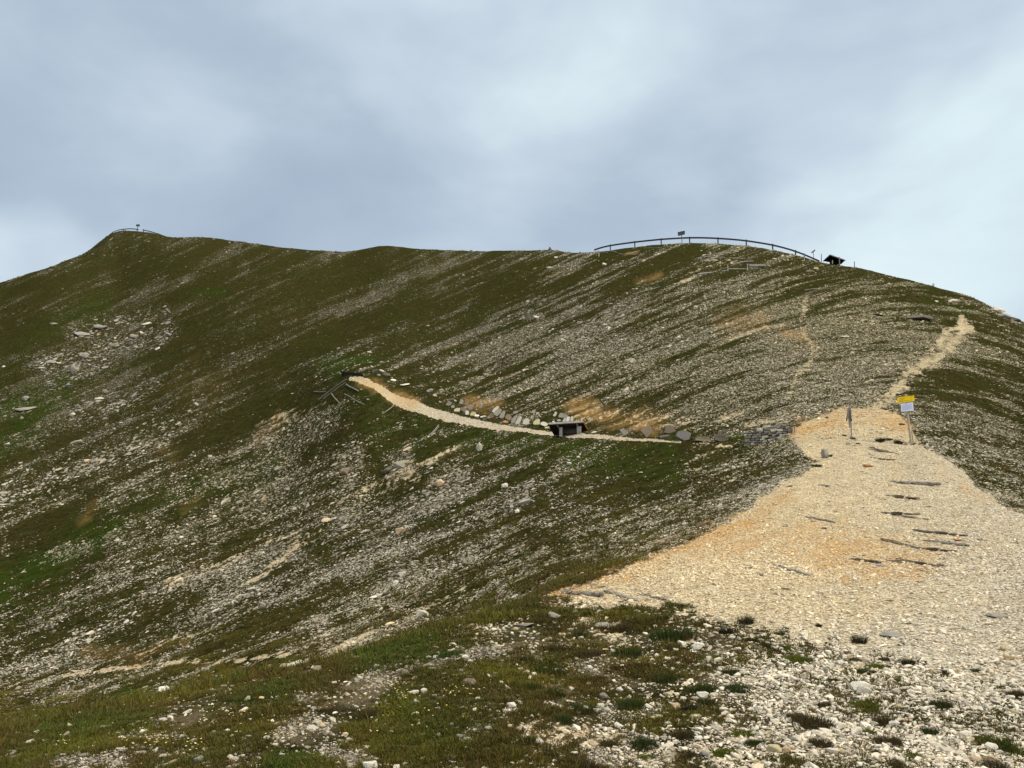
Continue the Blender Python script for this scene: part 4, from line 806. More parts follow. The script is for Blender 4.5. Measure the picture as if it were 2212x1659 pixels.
COMMON += [(t4, a, b, c, d) for a, b, c, d in [(850, 842, 130, 'pale'), (780, 800, 70, 'white'), (900, 810, 60, 'pale'), (328, 1242, 64, 'white'), (170, 1340, 90, 'tan'), (230, 1330, 70, 'tan'), (1430, 1117, 60, 'white'), (1350, 992, 60, 'white'), (1060, 1002, 70, 'white'), (1140, 972, 60, 'yellow'), (1480, 757, 60, 'grey'), (635, 597, 70, 'white'), (160, 692, 46, 'white'), (490, 747, 50, 'white'), (325, 727, 50, 'pale'), (610, 772, 45, 'yellow'), (890, 682, 46, 'white'), (340, 907, 50, 'white'), (1870, 1122, 60, 'pale'), (950, 1312, 60, 'white'), (1055, 1302, 60, 'pale'), (570, 922, 50, 'white'), (170, 907, 60, 'pale'), (790, 1172, 80, 'white'), (430, 1192, 80, 'white'), (500, 1207, 60, 'pale'), (430, 1142, 50, 'grey'), (2130, 1012, 70, 'yellow'), (1790, 1422, 90, 'tan'), (665, 1130, 60, 'white'), (30, 1050, 60, 'white'), (1780, 985, 60, 'white'), (1610, 1000, 60, 'white'), (1700, 1240, 60, 'yellow'), (2000, 1360, 70, 'pale'), (1640, 1275, 80, 'pale'), (1560, 1290, 60, 'pale'), (560, 1165, 60, 'pale'), (2150, 940, 70, 'white'), (990, 1000, 60, 'white'), (1470, 880, 50, 'tan'), (1240, 1050, 50, 'pale'), (1480, 1480, 70, 'white'), (320, 1500, 60, 'white'), (1330, 1495, 50, 'white'), (700, 1340, 60, 'pale'), (1300, 1340, 50, 'pale'), (2080, 1440, 60, 'pale'), (640, 1355, 70, 'yellow')]]
COMMON += [(t2, a, b, c, d) for a, b, c, d in [(880, 1342, 40, 'white'), (1010, 1422, 45, 'pale'), (2030, 982, 40, 'pale'), (1985, 1003, 44, 'pale'), (2120, 1005, 60, 'pale'), (2000, 722, 60, 'pale'), (2170, 960, 80, 'white'), (1425, 832, 60, 'white'), (1410, 800, 50, 'white'), (1630, 720, 34, 'white'), (75, 1240, 60, 'white'), (215, 1268, 40, 'white'), (1555, 975, 70, 'white'), (1730, 1225, 70, 'grey'), (1520, 548, 50, 'pale'), (1770, 548, 60, 'white'), (560, 298, 40, 'pale'), (395, 385, 32, 'white'), (1100, 942, 30, 'white'), (1018, 938, 28, 'white'), (700, 1103, 28, 'white')]]
CN = {'white': 'white', 'pale': 'pale grey', 'tan': 'pinkish tan', 'yellow': 'cream', 'grey': 'bluish grey'}
for (f, x, y, wd, c) in COMMON:
    u, v = f(x, y + wd * .15); rock(u, min(v, 1664), wd * K, None, c, rnd.choice(('block', 'round', 'block', 'slab')), '%s loose cobble %s' % (CN[c], {t2: 'lying in the turf and shale of the left meadow', t3: 'lying between turf patches in the middle foreground', t4: 'among the shingle at the lower right'}[f]), 'loose rocks of the near ground')
# ---- slopes: single boulders
def zc1(x, y): return x * .3024, 613 + y * .3024                 # left slope
def zc2(x, y): return 1867 + x * .1557, 613 + y * .1557          # right skyline
def zc3(x, y): return 947.6 + x * .1764, 825 + y * .1764         # along the bench path
def zc4(x, y): return 1337.8 + x * .2016, 864 + y * .2016        # large slabs
def zc5(x, y): return 668.9 + x * .1512, 752.5 + y * .1512       # far end of the bench path
def zc6(x, y): return 1616.5 + x * .2692, 947.6 + y * .2692      # bedrock in the gravel
def zc7(x, y): return 1170.6 + x * .1764, 473.8 + y * .1764
B_ = [((1038, 972), 15, 25, 'pale', 'block', 'upright pale boulder standing alone in the grass below the path'), ((867, 1150), 27, 16, 'tan', 'block', 'orange tan boulder alone in the middle of the lower slope'), ((913, 1330), 30, 18, 'pale', 'round', 'streaky grey boulder alone low on the slope above the meadow'),
 ((746, 1022), 26, 15, 'brown', 'round', 'brown grey boulder at the foot of the leftmost scree patch'), ((837, 1020), 24, 13, 'dark', 'round', 'dark boulder at the foot of the second scree patch below the path'), ((950, 1048), 26, 18, 'tan', 'block', 'tan leaning boulder in the third scree patch'), ((706, 1124), 26, 12, 'tan', 'slab', 'tan flat rock left of a grey scree patch low on the slope'),
 ((1091, 1053), 20, 12, 'pale', 'block', 'pale boulder at the top of the rightmost scree patch'), ((1118, 1108), 14, 10, 'white', 'block', 'bright white stone below the rightmost scree patch'), ((1112, 1290), 22, 9, 'white', 'slab', 'clean white slab at the dark soil right below the slope'), ((870, 1243), 20, 12, 'pale', 'block', 'pale block in the scree low in the middle of the slope'),
 ((855, 1262), 16, 11, 'pale', 'block', 'pale block just below left of the scree low in the middle'), ((808, 1290), 24, 10, 'white', 'slab', 'white slab on the lower slope left of the streaky boulder'),
 (zc1(720, 318), 34, 13, 'pale', 'block', 'broad pale outcrop high on the left slope'), (zc1(590, 365), 40, 13, 'pale', 'slab', 'long slanting slab left below the broad pale outcrop'), (zc1(600, 530), 26, 17, 'pale', 'block', 'biggest blocky boulder of the left rock field'), (zc1(525, 625), 17, 19, 'grey', 'block', 'upright grey boulder below the biggest block of the left rock field'),
 (zc1(370, 560), 26, 9, 'grey', 'slab', 'slanting grey slab left of the biggest block'), (zc1(965, 390), 22, 15, 'pale', 'block', 'pale boulder on the right side of the left rock field'), (zc1(1045, 292), 24, 7, 'white', 'slab', 'bright thin slab at the top right of the left rock field'), (zc1(1200, 372), 18, 12, 'grey', 'round', 'rounded grey rock furthest right of the left rock field'),
 (zc1(710, 825), 22, 11, 'white', 'slab', 'bright tilted slab below the left rock field'), (zc1(175, 898), 42, 8, 'pale', 'slab', 'long pale ledge at the left edge of the hillside'), (zc1(555, 882), 14, 9, 'pale', 'block', 'pale stone above the tilted stone below the rock field'), (zc1(518, 942), 14, 9, 'white', 'block', 'white tilted stone lowest below the left rock field'),
 (zc1(28, 598), 10, 6, 'white', 'block', 'single white stone at the left edge on dark green grass'), (zc1(185, 832), 18, 13, 'pale', 'block', 'greenish pale rock on the bright green patch at the left'), (zc1(870, 992), 13, 7, 'white', 'slab', 'isolated white slab on brown turf left of centre'), (zc1(50, 1145), 12, 6, 'white', 'slab', 'isolated flat white stone on green turf near the left edge'),
 (zc1(750, 600), 18, 9, 'pale', 'slab', 'flat pale rock at the lower right of the left rock field'), (zc1(390, 288), 20, 8, 'pale', 'slab', 'flat rock left of the long slanting slab'), (zc1(490, 732), 15, 10, 'pale', 'block', 'pale block between the grey boulder and the tilted slab'), (zc1(1270, 1003), 14, 7, 'white', 'slab', 'white slab on dark turf in the centre left'), (zc1(1410, 870), 9, 12, 'white', 'block', 'pointed white stone on brown turf in the centre left'),
 (zc1(1125, 465), 13, 6, 'white', 'slab', 'white slab right below the left rock field'), (zc1(155, 968), 9, 8, 'pale', 'block', 'small pale stone below the long pale ledge'), ((1160, 688), 22, 9, 'pale', 'block', 'pale outcrop in the middle of the striped face'), ((1130, 690), 18, 7, 'grey', 'block', 'grey outcrop left of the pale one on the striped face'),
 (zc2(1230, 240), 22, 9, 'pale', 'slab', 'pale layered slab in grass near the right skyline'), (zc2(1000, 252), 9, 5, 'white', 'block', 'small white stone left of the layered slab near the right skyline'), (zc2(1840, 395), 36, 15, 'pale', 'block', 'pale outcrop breaking the skyline at the far right'), (zc2(1930, 470), 30, 12, 'grey', 'block', 'grey outcrop right below the pale one on the far right skyline'),
 (zc2(2090, 515), 26, 10, 'dark', 'block', 'dark outcrop last on the right skyline'), (zc2(760, 487), 60, 8, 'dark', 'slab', 'dark long rock ledge above the upper trail'), (zc2(1000, 950), 18, 12, 'brown', 'round', 'brown boulder left of the upper trail bend'), (zc2(190, 440), 26, 6, 'dark', 'slab', 'thin dark ledge on the right of the face'),
 (zc7(765, 562), 13, 8, 'white', 'block', 'white block below the broken rail near the crest'), (zc7(85, 592), 15, 5, 'white', 'slab', 'flat white stone left below the cairn near the crest'), (zc7(175, 472), 9, 5, 'white', 'block', 'small white stone below the cairn'), ((1762, 582), 13, 6, 'yellow', 'block', 'cream block below the leaning finger post on the crest'),
 (zc5(1350, 528), 23, 12, 'white', 'slab', 'bright white slab above the far end of the path'), (zc5(1195, 455), 16, 7, 'white', 'slab', 'smaller white slab left of the bright one above the path'), (zc5(1035, 325), 16, 9, 'pale', 'slab', 'pale stone highest above the far end of the path'), (zc5(1090, 400), 22, 12, 'dark', 'round', 'dark round boulder above the far end of the path'),
 (zc5(985, 395), 9, 6, 'grey', 'round', 'small grey stone left of the dark round boulder'), (zc5(860, 205), 13, 7, 'grey', 'slab', 'grey slab in bright green grass above the path end'), (zc5(1560, 545), 14, 15, 'dark', 'slab', 'dark slab leaning right of the bright white slab'), (zc5(1720, 620), 18, 10, 'grey', 'block', 'mossy grey rock left of the row of set slabs'),
 (zc5(1790, 690), 11, 8, 'yellow', 'block', 'cream stone in grass left of the row of set slabs'), (zc5(930, 345), 14, 10, 'dark', 'block', 'dark rock behind the small grey stone at the path end'), ((990, 1128), 12, 7, 'white', 'slab', 'white slab on dark ground in the middle of the lower slope'), ((1390, 1155), 7, 5, 'white', 'block', 'small white stone on dark turf near the gravel edge')]
for (p, a, b, c, k, lab) in B_: rock(p[0], p[1], a * .9, b * .9, {'white': 'pale', 'pale': 'grey'}.get(c, c) if p[0] < 450 else c, k, lab, 'boulders on the hillside', sink=.2)
# slabs set on edge along the uphill side of the path
ROW = [(125, 290, 60, 60, 'grey', 28), (175, 318, 44, 40, 'grey', 20), (225, 362, 74, 50, 'yellow', 8), (320, 372, 90, 50, 'blue', 30), (350, 400, 50, 50, 'pale', 10), (425, 412, 76, 50, 'yellow', 5), (392, 335, 66, 50, 'grey', 30), (465, 422, 74, 22, 'white', 2), (548, 432, 80, 24, 'white', 2), (640, 440, 54, 60, 'brown', 12), (640, 362, 44, 54, 'dark', 25),
       (698, 375, 46, 100, 'pale', 32), (722, 412, 62, 110, 'grey', 36), (785, 442, 50, 104, 'grey', 28), (855, 455, 78, 66, 'brown', 8), (925, 500, 50, 110, 'grey', 24), (982, 512, 50, 110, 'pale', 22), (820, 496, 84, 24, 'rust', 2), (1075, 520, 76, 80, 'pale', 20), (1200, 520, 84, 70, 'yellow', 5), (1290, 540, 90, 60, 'pale', 25), (1335, 565, 80, 40, 'yellow', 0),
       (1160, 380, 50, 40, 'grey', 10), (940, 388, 60, 40, 'grey', 12), (1215, 395, 50, 30, 'pale', 8), (1428, 420, 34, 60, 'pale', 35), (1508, 435, 76, 60, 'grey', 10), (1560, 450, 54, 50, 'grey', 20), (1590, 480, 54, 60, 'white', 5), (1540, 488, 40, 50, 'pale', 5), (1636, 478, 34, 60, 'pale', 8), (1475, 482, 50, 30, 'pale', 35), (1410, 500, 50, 26, 'white', 5), (520, 318, 40, 54, 'grey', 25), (280, 268, 46, 60, 'grey', 20), (345, 285, 40, 60, 'brown', 20), (440, 322, 30, 60, 'dark', 32), (205, 240, 40, 30, 'pale', 5)]
CW = {'grey': 'grey', 'yellow': 'lichen yellow', 'blue': 'blue grey', 'pale': 'pale', 'white': 'white', 'brown': 'brown', 'dark': 'dark', 'rust': 'rusty red'}
PLACE = lambda x: 'left end' if x < 300 else ('left part' if x < 600 else ('middle' if x < 900 else ('right part' if x < 1250 else 'end by the desk')))
seen = {}
for (x, y, a, b, c, tl) in ROW:
    u, v = zc3(x, y); form = 'low flat' if b < 32 else ('tall leaning' if b > 95 else ('short leaning' if tl > 18 else 'blocky upright'))
    lab = '%s %s slab at the %s of the row above the path' % (form, CW[c], PLACE(x))
    k = seen.get(lab, 0); seen[lab] = k + 1
    if k: lab = lab.replace('slab at', 'slab, %s of its kind from the left, at' % ['', 'second', 'third', 'fourth'][k])
    rock(u, v, a * .1764 * .98, b * .1764 * 1.05, c, 'plate' if b >= 32 else 'block', lab, 'slabs set along the path', tilt=tl if b >= 32 else 0, yaw=rnd.uniform(-.25, .25), name='stone_slab', cat='stone slab')
for (x, y, a, b, c, tl, lab) in [(55, 372, 110, 62, 'grey', 55, 'leftmost broad grey slab leaning on the bank right of the desk'), (300, 385, 100, 150, 'brown', 52, 'long brown grey slab leaning steeply on the bank'), (548, 352, 128, 92, 'brown', 5, 'rounded brown slab upright on the bank'), (690, 428, 150, 140, 'blue', 30, 'largest dark blue grey slab leaning on the bank'),
                                 (900, 440, 180, 56, 'brown', 4, 'low brown slab lying right of the largest blue slab'), (1095, 440, 150, 84, 'dark', 12, 'dark rounded slab left of the dry stone wall'), (480, 402, 110, 26, 'dark', 0, 'small dark slab flat in the grass below the rounded one'), (1140, 345, 80, 40, 'dark', 10, 'dark mossy stone above the rounded slab by the wall')]:
    u, v = zc4(x, y); rock(u, v, a * .2016, b * .2016 * .9, c, 'plate', lab, 'large slabs leaning on the bank', tilt=tl, yaw=.1, name='stone_slab', cat='stone slab')
for (x, y, a, b, c, lab) in [(1330, 362, 240, 60, 'grey', 'cracked pale grey slab, largest in the gravel path'), (1100, 105, 150, 36, 'brown', 'brown bedrock rib at the top of the gravel path'), (1060, 165, 120, 34, 'brown', 'brown bedrock rib second from the top of the gravel'), (1180, 468, 190, 40, 'brown', 'long brown rib just below the cracked slab'), (1160, 605, 200, 26, 'dark', 'thin dark rib in the middle of the gravel'),
                             (1510, 760, 210, 50, 'dark', 'upper dark rib of the slanting pair on the right'), (1580, 840, 200, 40, 'grey', 'lower grey rib of the slanting pair on the right'), (1190, 840, 170, 44, 'brown', 'brown rib in the orange stained gravel'), (925, 980, 160, 40, 'dark', 'dark pointed slab at the left of the lower ribs'), (1060, 1022, 90, 32, 'grey', 'small grey slab right below the dark pointed one'),
                             (1350, 998, 190, 46, 'dark', 'dark rib right of the middle in the lower gravel'), (1440, 890, 200, 40, 'dark', 'dark slanting rib above the lower gravel'), (560, 648, 150, 40, 'grey', 'grey broken slab at the left of the gravel'), (360, 1062, 180, 40, 'grey', 'grey worn rib in the left lower gravel'), (1310, 484, 64, 22, 'rust', 'orange stone right of the long brown rib'),
                             (1690, 818, 84, 24, 'rust', 'orange stone at the right end of the slanting pair'), (575, 372, 110, 20, 'pale', 'thin white slab flush in the upper left gravel'), (2010, 1210, 64, 30, 'pale', 'pale square block low on the right of the gravel'), (882, 42, 44, 14, 'dark', 'small dark plate at the very top of the gravel path'), (960, 222, 80, 22, 'rust', 'rusty plate in the upper gravel'), (1550, 1020, 80, 24, 'dark', 'small dark chip right of the lower ribs'),
                             (610, 722, 50, 16, 'dark', 'small dark chip left in the gravel'), (1140, 982, 110, 40, 'grey', 'grey streaked slab between the dark lower ribs'), (1700, 80, 10, 10, 'grey', None), (775, 850, 44, 24, 'yellow', 'cream stone on the orange gravel'), (165, 688, 30, 16, 'yellow', 'small cream stone on the left orange gravel'), (330, 385, 60, 16, 'brown', 'brown chip at the left edge of the upper gravel'), (1640, 185, 40, 26, 'pale', 'pale stone at the right brink of the gravel'),
                             (240, 620, 40, 14, 'dark', None)]:
    if lab: u, v = zc6(x, y); rock(u, v, a * .2692 * .95, b * .2692, c, 'rib' if a > 95 else 'slab', lab, 'bedrock showing in the gravel path', sink=.05, yaw=-.22 if a > 95 else .2, name='bedrock_slab', cat='bedrock slab')
for (u, v, a, lab) in [(1260, 1283, 74, 'long grey ribbed bedrock at the lower left end of the gravel'), (1340, 1288, 60, 'second ribbed grey bedrock at the lower end of the gravel'), (1195, 1300, 44, 'brown ribbed bedrock nearest the meadow'), (1420, 1292, 50, 'flat grey bedrock right of the ribbed pair')]:
    rock(u, v, a, 8, 'grey' if 'brown' not in lab else 'brown', 'rib', lab, 'bedrock at the foot of the gravel', sink=.1, yaw=.2, name='bedrock_slab', cat='bedrock slab')
# ---- low plants standing apart in the shingle
def hue_mat():
    m, t, b = material('tuft_blades'); g = G(t); t.links.new(g.attr('hue').outputs['Color'], b.inputs['Base Color']); b.inputs['Roughness'].default_value = .7; return m
MT = hue_mat()
PAL = {'green': [(.035, .055, .010), (.06, .075, .014), (.03, .04, .012)], 'brown': [(.085, .055, .022), (.06, .045, .018), (.10, .06, .03), (.05, .06, .015)], 'moss': [(.11, .14, .012), (.15, .17, .02), (.08, .10, .012)], 'dark': [(.03, .028, .012), (.05, .04, .018), (.025, .035, .01)], 'lush': [(.05, .085, .012), (.035, .065, .01), (.075, .10, .018)]}
TM = {}
def tmesh(kind, v):
    if (kind, v) not in TM:
        if kind in ('moss', 'lush'): TM[kind, v] = tuft_mesh('moss', 500 + v, 900, 1.0, .34, .016, .25, PAL[kind], MT)
        elif kind == 'dark': TM[kind, v] = tuft_mesh('tuft', 520 + v, 420, .62, 1.0, .013, .8, PAL[kind], MT)
        else: TM[kind, v] = tuft_mesh('tuft', 540 + v, 650, .9, .62, .012, .45, PAL[kind], MT)
    return TM[kind, v]
TN = {'green': 'low green grass tuft rooted in loose stones of the near ground', 'brown': 'brownish dry grass tuft rooted in loose stones of the near ground', 'moss': 'yellow green moss tuft rooted in loose stones of the near ground', 'dark': 'dark bristly tuft rooted in loose stones of the near ground', 'lush': 'bright green moss'}
for i, (f, x, y, wd, k, lab) in enumerate(TUFTS):
    u, v = f(x, y + wd * .12); p = hp(u, min(v, 1668)); s = wd * (K if f is not t7 else .2486 / 1.794) * p.y / F * .5
    o = link('moss_cushion' if k in ('moss', 'lush') else 'grass_tuft', tmesh(k, i % 3)); n = gn(p.x, p.y, .2)
    o.location = p - n * s * .05; o.scale = (s, s * 1.25, s * rnd.uniform(.8, 1.15)); o.rotation_euler = euler_on(np.array([[n.x, n.y, n.z]]), np.array([rnd.uniform(0, 6.28)]), .03)[0]
    tag(o, lab or TN[k], 'moss' if k in ('moss', 'lush') else 'grass tuft', 'plants standing apart in the shingle')
# yellow flowers sprinkled through the meadow
def flowers():
    bm = bmesh.new(); r = random.Random(5)
    for (f, x, y, sx, sy, n) in [(t2, 1130, 830, 90, 40, 46), (t2, 1740, 890, 80, 25, 30), (t2, 1250, 915, 60, 20, 22), (t1, 1900, 1110, 200, 60, 50), (t1, 1330, 1320, 120, 30, 40), (t1, 1650, 1350, 60, 60, 26), (t1, 550, 1330, 60, 20, 8), (t2, 200, 1290, 80, 20, 16), (t1, 1500, 950, 500, 60, 50), (t2, 900, 950, 600, 200, 60), (t1, 1000, 1250, 600, 120, 40), (t2, 880, 480, 80, 60, 24), (t3, 1160, 562, 20, 6, 3)]:
        for i in range(int(n * .65)):
            u, v = f(r.gauss(x, sx), r.gauss(y, sy))
            if not 0 < u < 2212 or v > 1662: continue
            p = hp(u, v)
            if p.y > 11: continue
            s = r.uniform(.003, .0065); c = p + Vector((0, 0, r.uniform(.04, .07)))
            for k in range(5):
                a = k * 1.2566; d = Vector((math.cos(a), math.sin(a), .35)) * s; q = Vector((-math.sin(a), math.cos(a), 0)) * s * .5
                bm.faces.new([bm.verts.new(z) for z in (c, c + d * .7 + q, c + d * 1.2, c + d * .7 - q)])
    me = bm_mesh('flowers', bm); o = link('flowers', me, plain_material('petals', (.80, .60, .04), .6, 0, (.80, .78, .55), 40)); tag(o, 'tiny yellow flowers sprinkled through the near meadow', 'flowers', kind='stuff')
flowers()
# ---- yellow finger post and notice on the ridge
def sign_post():
    b = hp(1969.5, 957.3); top = at(1956.1, 851, b.y - .05); t = empty('signpost', b, 'leaning wooden post with yellow arrow sign and white notice beside the gravel', 'signpost')
    bm = bmesh.new(); add_log(bm, Vector((0, 0, -.25)) - (top - b) * .1, top - b, .038, .034, 10, .06, 9, .012); link('pole', bm_mesh('pole', bm), WP, t)
    bm = bmesh.new(); add_log(bm, Vector((.10, .05, -.15)), Vector((.03, .02, .42)), .026, .02, 7, .1); link('stake', bm_mesh('stake', bm), WP, t)
    px = b.y / F
    def face(pl, th, yoff):
        bm = bmesh.new(); vs = [bm.verts.new(Vector(q)) for q in pl]; f = bm.faces.new(vs); r_ = bmesh.ops.extrude_face_region(bm, geom=[f]); bmesh.ops.translate(bm, verts=[v for v in r_['geom'] if isinstance(v, bmesh.types.BMVert)], vec=(0, th, 0)); bmesh.ops.recalc_face_normals(bm, faces=bm.faces); return bm
    def q(x, y): u, v = (3150 + x * .2486) / 1.794, (1480 + y * .2486) / 1.794; w_ = at(u, v, b.y - .10) - b; return (w_.x, w_.y, w_.z)
    bm = face([q(1312, 283), q(1336, 241), q(1578, 210), q(1585, 297), q(1336, 332)], .022, 0); ys = link('arrow_board', bm_mesh('arrow_board', bm), MY, t)
    bm = bmesh.new()
    def line(x0, y0, x1, y1, h):
        a_, c_ = Vector(q(x0, y0)), Vector(q(x1, y1)); up = Vector((0, 0, h * .2486 / 1.794 * px)); off = Vector((0, -.003, 0)); bm.faces.new([bm.verts.new(z + off) for z in (a_ - up * .5, c_ - up * .5, c_ + up * .5, a_ + up * .5)])
    def words(x0, x1, y0, sl, h, rr):
        x = x0
        while x < x1 - 4:
            w_ = rr.uniform(5, 16); e_ = min(x + w_, x1); line(x, y0 + (x - x0) * sl, e_, y0 + (e_ - x0) * sl, h * rr.uniform(.75, 1.1)); x = e_ + rr.uniform(2, 4)
    rr = random.Random(3)
    words(1348, 1452, 262, -.13, 7, rr); words(1348, 1422, 285, -.12, 7, rr); words(1348, 1492, 307, -.12, 7, rr); words(1520, 1550, 236, -.12, 6, rr); words(1508, 1540, 285, -.12, 6, rr)
    link('lettering', bm_mesh('lettering', bm), MINK, ys)
    bm = face([q(1366, 340), q(1560, 318), q(1574, 445), q(1384, 467)], .006, 0); wsn = link('notice_sheet', bm_mesh('notice_sheet', bm), MW, t)
    bm = bmesh.new()
    line(1440, 338, 1460, 336, 8); 
    for k in range(8): words(1385 + k * 1.6, (1540, 1545, 1520, 1548, 1550, 1530, 1552, 1490)[k], 362 + k * 11.5, -.11, 3.6, rr)
    link('lettering', bm_mesh('lettering', bm), MGY, wsn)
sign_post()
# ---- weathered old signboard seen edge-on
def old_post():
    b = hp(1839.6, 948.7); px = b.y / F; t = empty('trail_post', b, 'thin stake carrying a grey weathered board seen edge on, left of the yellow sign', 'trail post')
    def L_(u, v, d=0.0): return at(u, v, b.y + d) - b
    bm = bmesh.new(); add_log(bm, L_(1839.8, 951), L_(1838.6, 922), .026, .022, 7, .1, 6); add_log(bm, L_(1838.6, 922), L_(1834.5, 884), .03, .03, 7, .1, 6); link('stake', bm_mesh('stake', bm), WGZ, t)
    c = L_(1835, 903, -.07); bm = bmesh.new(); add_box(bm, c, (.075, .05, 42 * px), (0, R(-3), 0), .01, .006); link('hanging_board', bm_mesh('hanging_board', bm), WD if False else WGZ, t)
    for s, u0, u1 in ((-1, 1833.5, 1829.8), (1, 1835.5, 1838.4)):
        a_, c_ = L_(u0, 881, -.09), L_(u1, 905, -.12); m = (a_ + c_) / 2; d = c_ - a_
        bm = bmesh.new(); add_box(bm, m, (.022, .12, d.length), (0, math.atan2(-d.x, -d.z), 0), .004, .004); pl = link('roof_slat', bm_mesh('roof_slat', bm), WGZ, t)
        bm = bmesh.new(); add_box(bm, c_ + Vector((s * .014, 0, -.03)), (.022, .05, .085), None, .004); link('peg', bm_mesh('peg', bm), WD, pl)
old_post()
# ---- block stone at the corner of the path
def block_stone():
    b = hp(1782, 989); px = b.y / F; bm = bmesh.new(); add_box(bm, (0, 0, .10), (12.5 * px, .16, .34), None, 0, .008); bmesh.ops.bevel(bm, geom=list(bm.edges), offset=.035, segments=3, affect='EDGES'); bmesh.ops.triangulate(bm, faces=bm.faces); bmesh.ops.subdivide_edges(bm, edges=bm.edges, cuts=1)
    for v in bm.verts: v.co += Vector((rnd.uniform(-1, 1), rnd.uniform(-1, 1), rnd.uniform(-1, 1))) * .004
    o = link('marker_stone', bm_mesh('marker_stone', bm, True), SM['grey'], None, b); tag(o, 'squared light grey marker stone standing at the corner where the gravel meets the turf', 'marker stone')
block_stone()
# ---- information desk by the path, seen from behind
def desk():
    fl = hp(1208, 938.5); fr = hp(1251, 942); Y0 = (fl.y + fr.y) / 2; b = (fl + fr) / 2; t = empty('information_desk', b, 'slanted wooden information desk on two stout legs beside the narrow path', 'information desk')
    A_ = at(1186.2, 916.5, Y0 - .30) - b; B = at(1259.3, 912.0, Y0 - .10) - b; off = Vector((.34, .62, -.52)); n = (B - A_).cross(off).normalized(); n = n if n.z > 0 else -n
    def slab(P0, P1, P2, P3, th, mat, name, par=t):
        bm = bmesh.new(); lo = [bm.verts.new(p) for p in (P0, P1, P2, P3)]; up = [bm.verts.new(p + n * th) for p in (P0, P1, P2, P3)]
        bm.faces.new(lo[::-1]); bm.faces.new(up)
        for i in range(4): bm.faces.new((lo[i], lo[(i + 1) % 4], up[(i + 1) % 4], up[i]))
        bmesh.ops.recalc_face_normals(bm, faces=bm.faces); return link(name, bm_mesh(name, bm), mat, par)
    slab(A_, B, B + off, A_ + off, .035, WD, 'desk_top')
    e = (B - A_).normalized(); d = off.normalized()
    def beam(P, Q, w_, h_, mat, name, par=t):
        bm = bmesh.new(); ax = (Q - P).normalized(); s = n; r_ = ax.cross(s).normalized(); pts = []
        for c in (P, Q): pts.append([bm.verts.new(c + s * a * h_ / 2 + r_ * b_ * w_ / 2) for a, b_ in ((1, 1), (1, -1), (-1, -1), (-1, 1))])
        for i in range(4): bm.faces.new((pts[0][i], pts[0][(i + 1) % 4], pts[1][(i + 1) % 4], pts[1][i]))
        bm.faces.new(pts[0][::-1]); bm.faces.new(pts[1]); bmesh.ops.recalc_face_normals(bm, faces=bm.faces); return link(name, bm_mesh(name, bm), mat, par)
    beam(A_ - d * .03 - e * .02, B - d * .03 + e * .02, .05, .12, WG, 'edge_board'); beam(B + e * .03 - d * .03, B + e * .03 + d * off.length, .05, .11, WO, 'end_board'); beam(A_ - e * .03, A_ + d * off.length - e * .03, .05, .10, WD, 'end_board')
    for p in (.22, .80):
        beam(A_ + (B - A_) * p - n * .045 + d * .04, A_ + (B - A_) * p - n * .045 + d * (off.length - .05), .07, .07, WG, 'bearer')
    for p, wd, foot in ((.31, .15, fl - b), (.84, .22, fr - b)):
        topv = A_ + (B - A_) * p + d * .22 - n * .09
        for k, s in enumerate((-1, 1)):
            bm = bmesh.new(); x0 = foot.x + s * wd * .26; add_box(bm, ((x0 + topv.x + s * wd * .26) / 2, topv.y, (foot.z + topv.z) / 2 - .06), (wd * .5, .12, topv.z - foot.z + .16), None, .008, .006); link('leg', bm_mesh('leg', bm), WGZ, t)
    bm = bmesh.new(); c = A_ + (B - A_) * .57 + d * .40 - n * .2; add_box(bm, c, ((B - A_).length * .55, .03, .25), None, .004); link('back_board', bm_mesh('back_board', bm), WD, t)
desk()
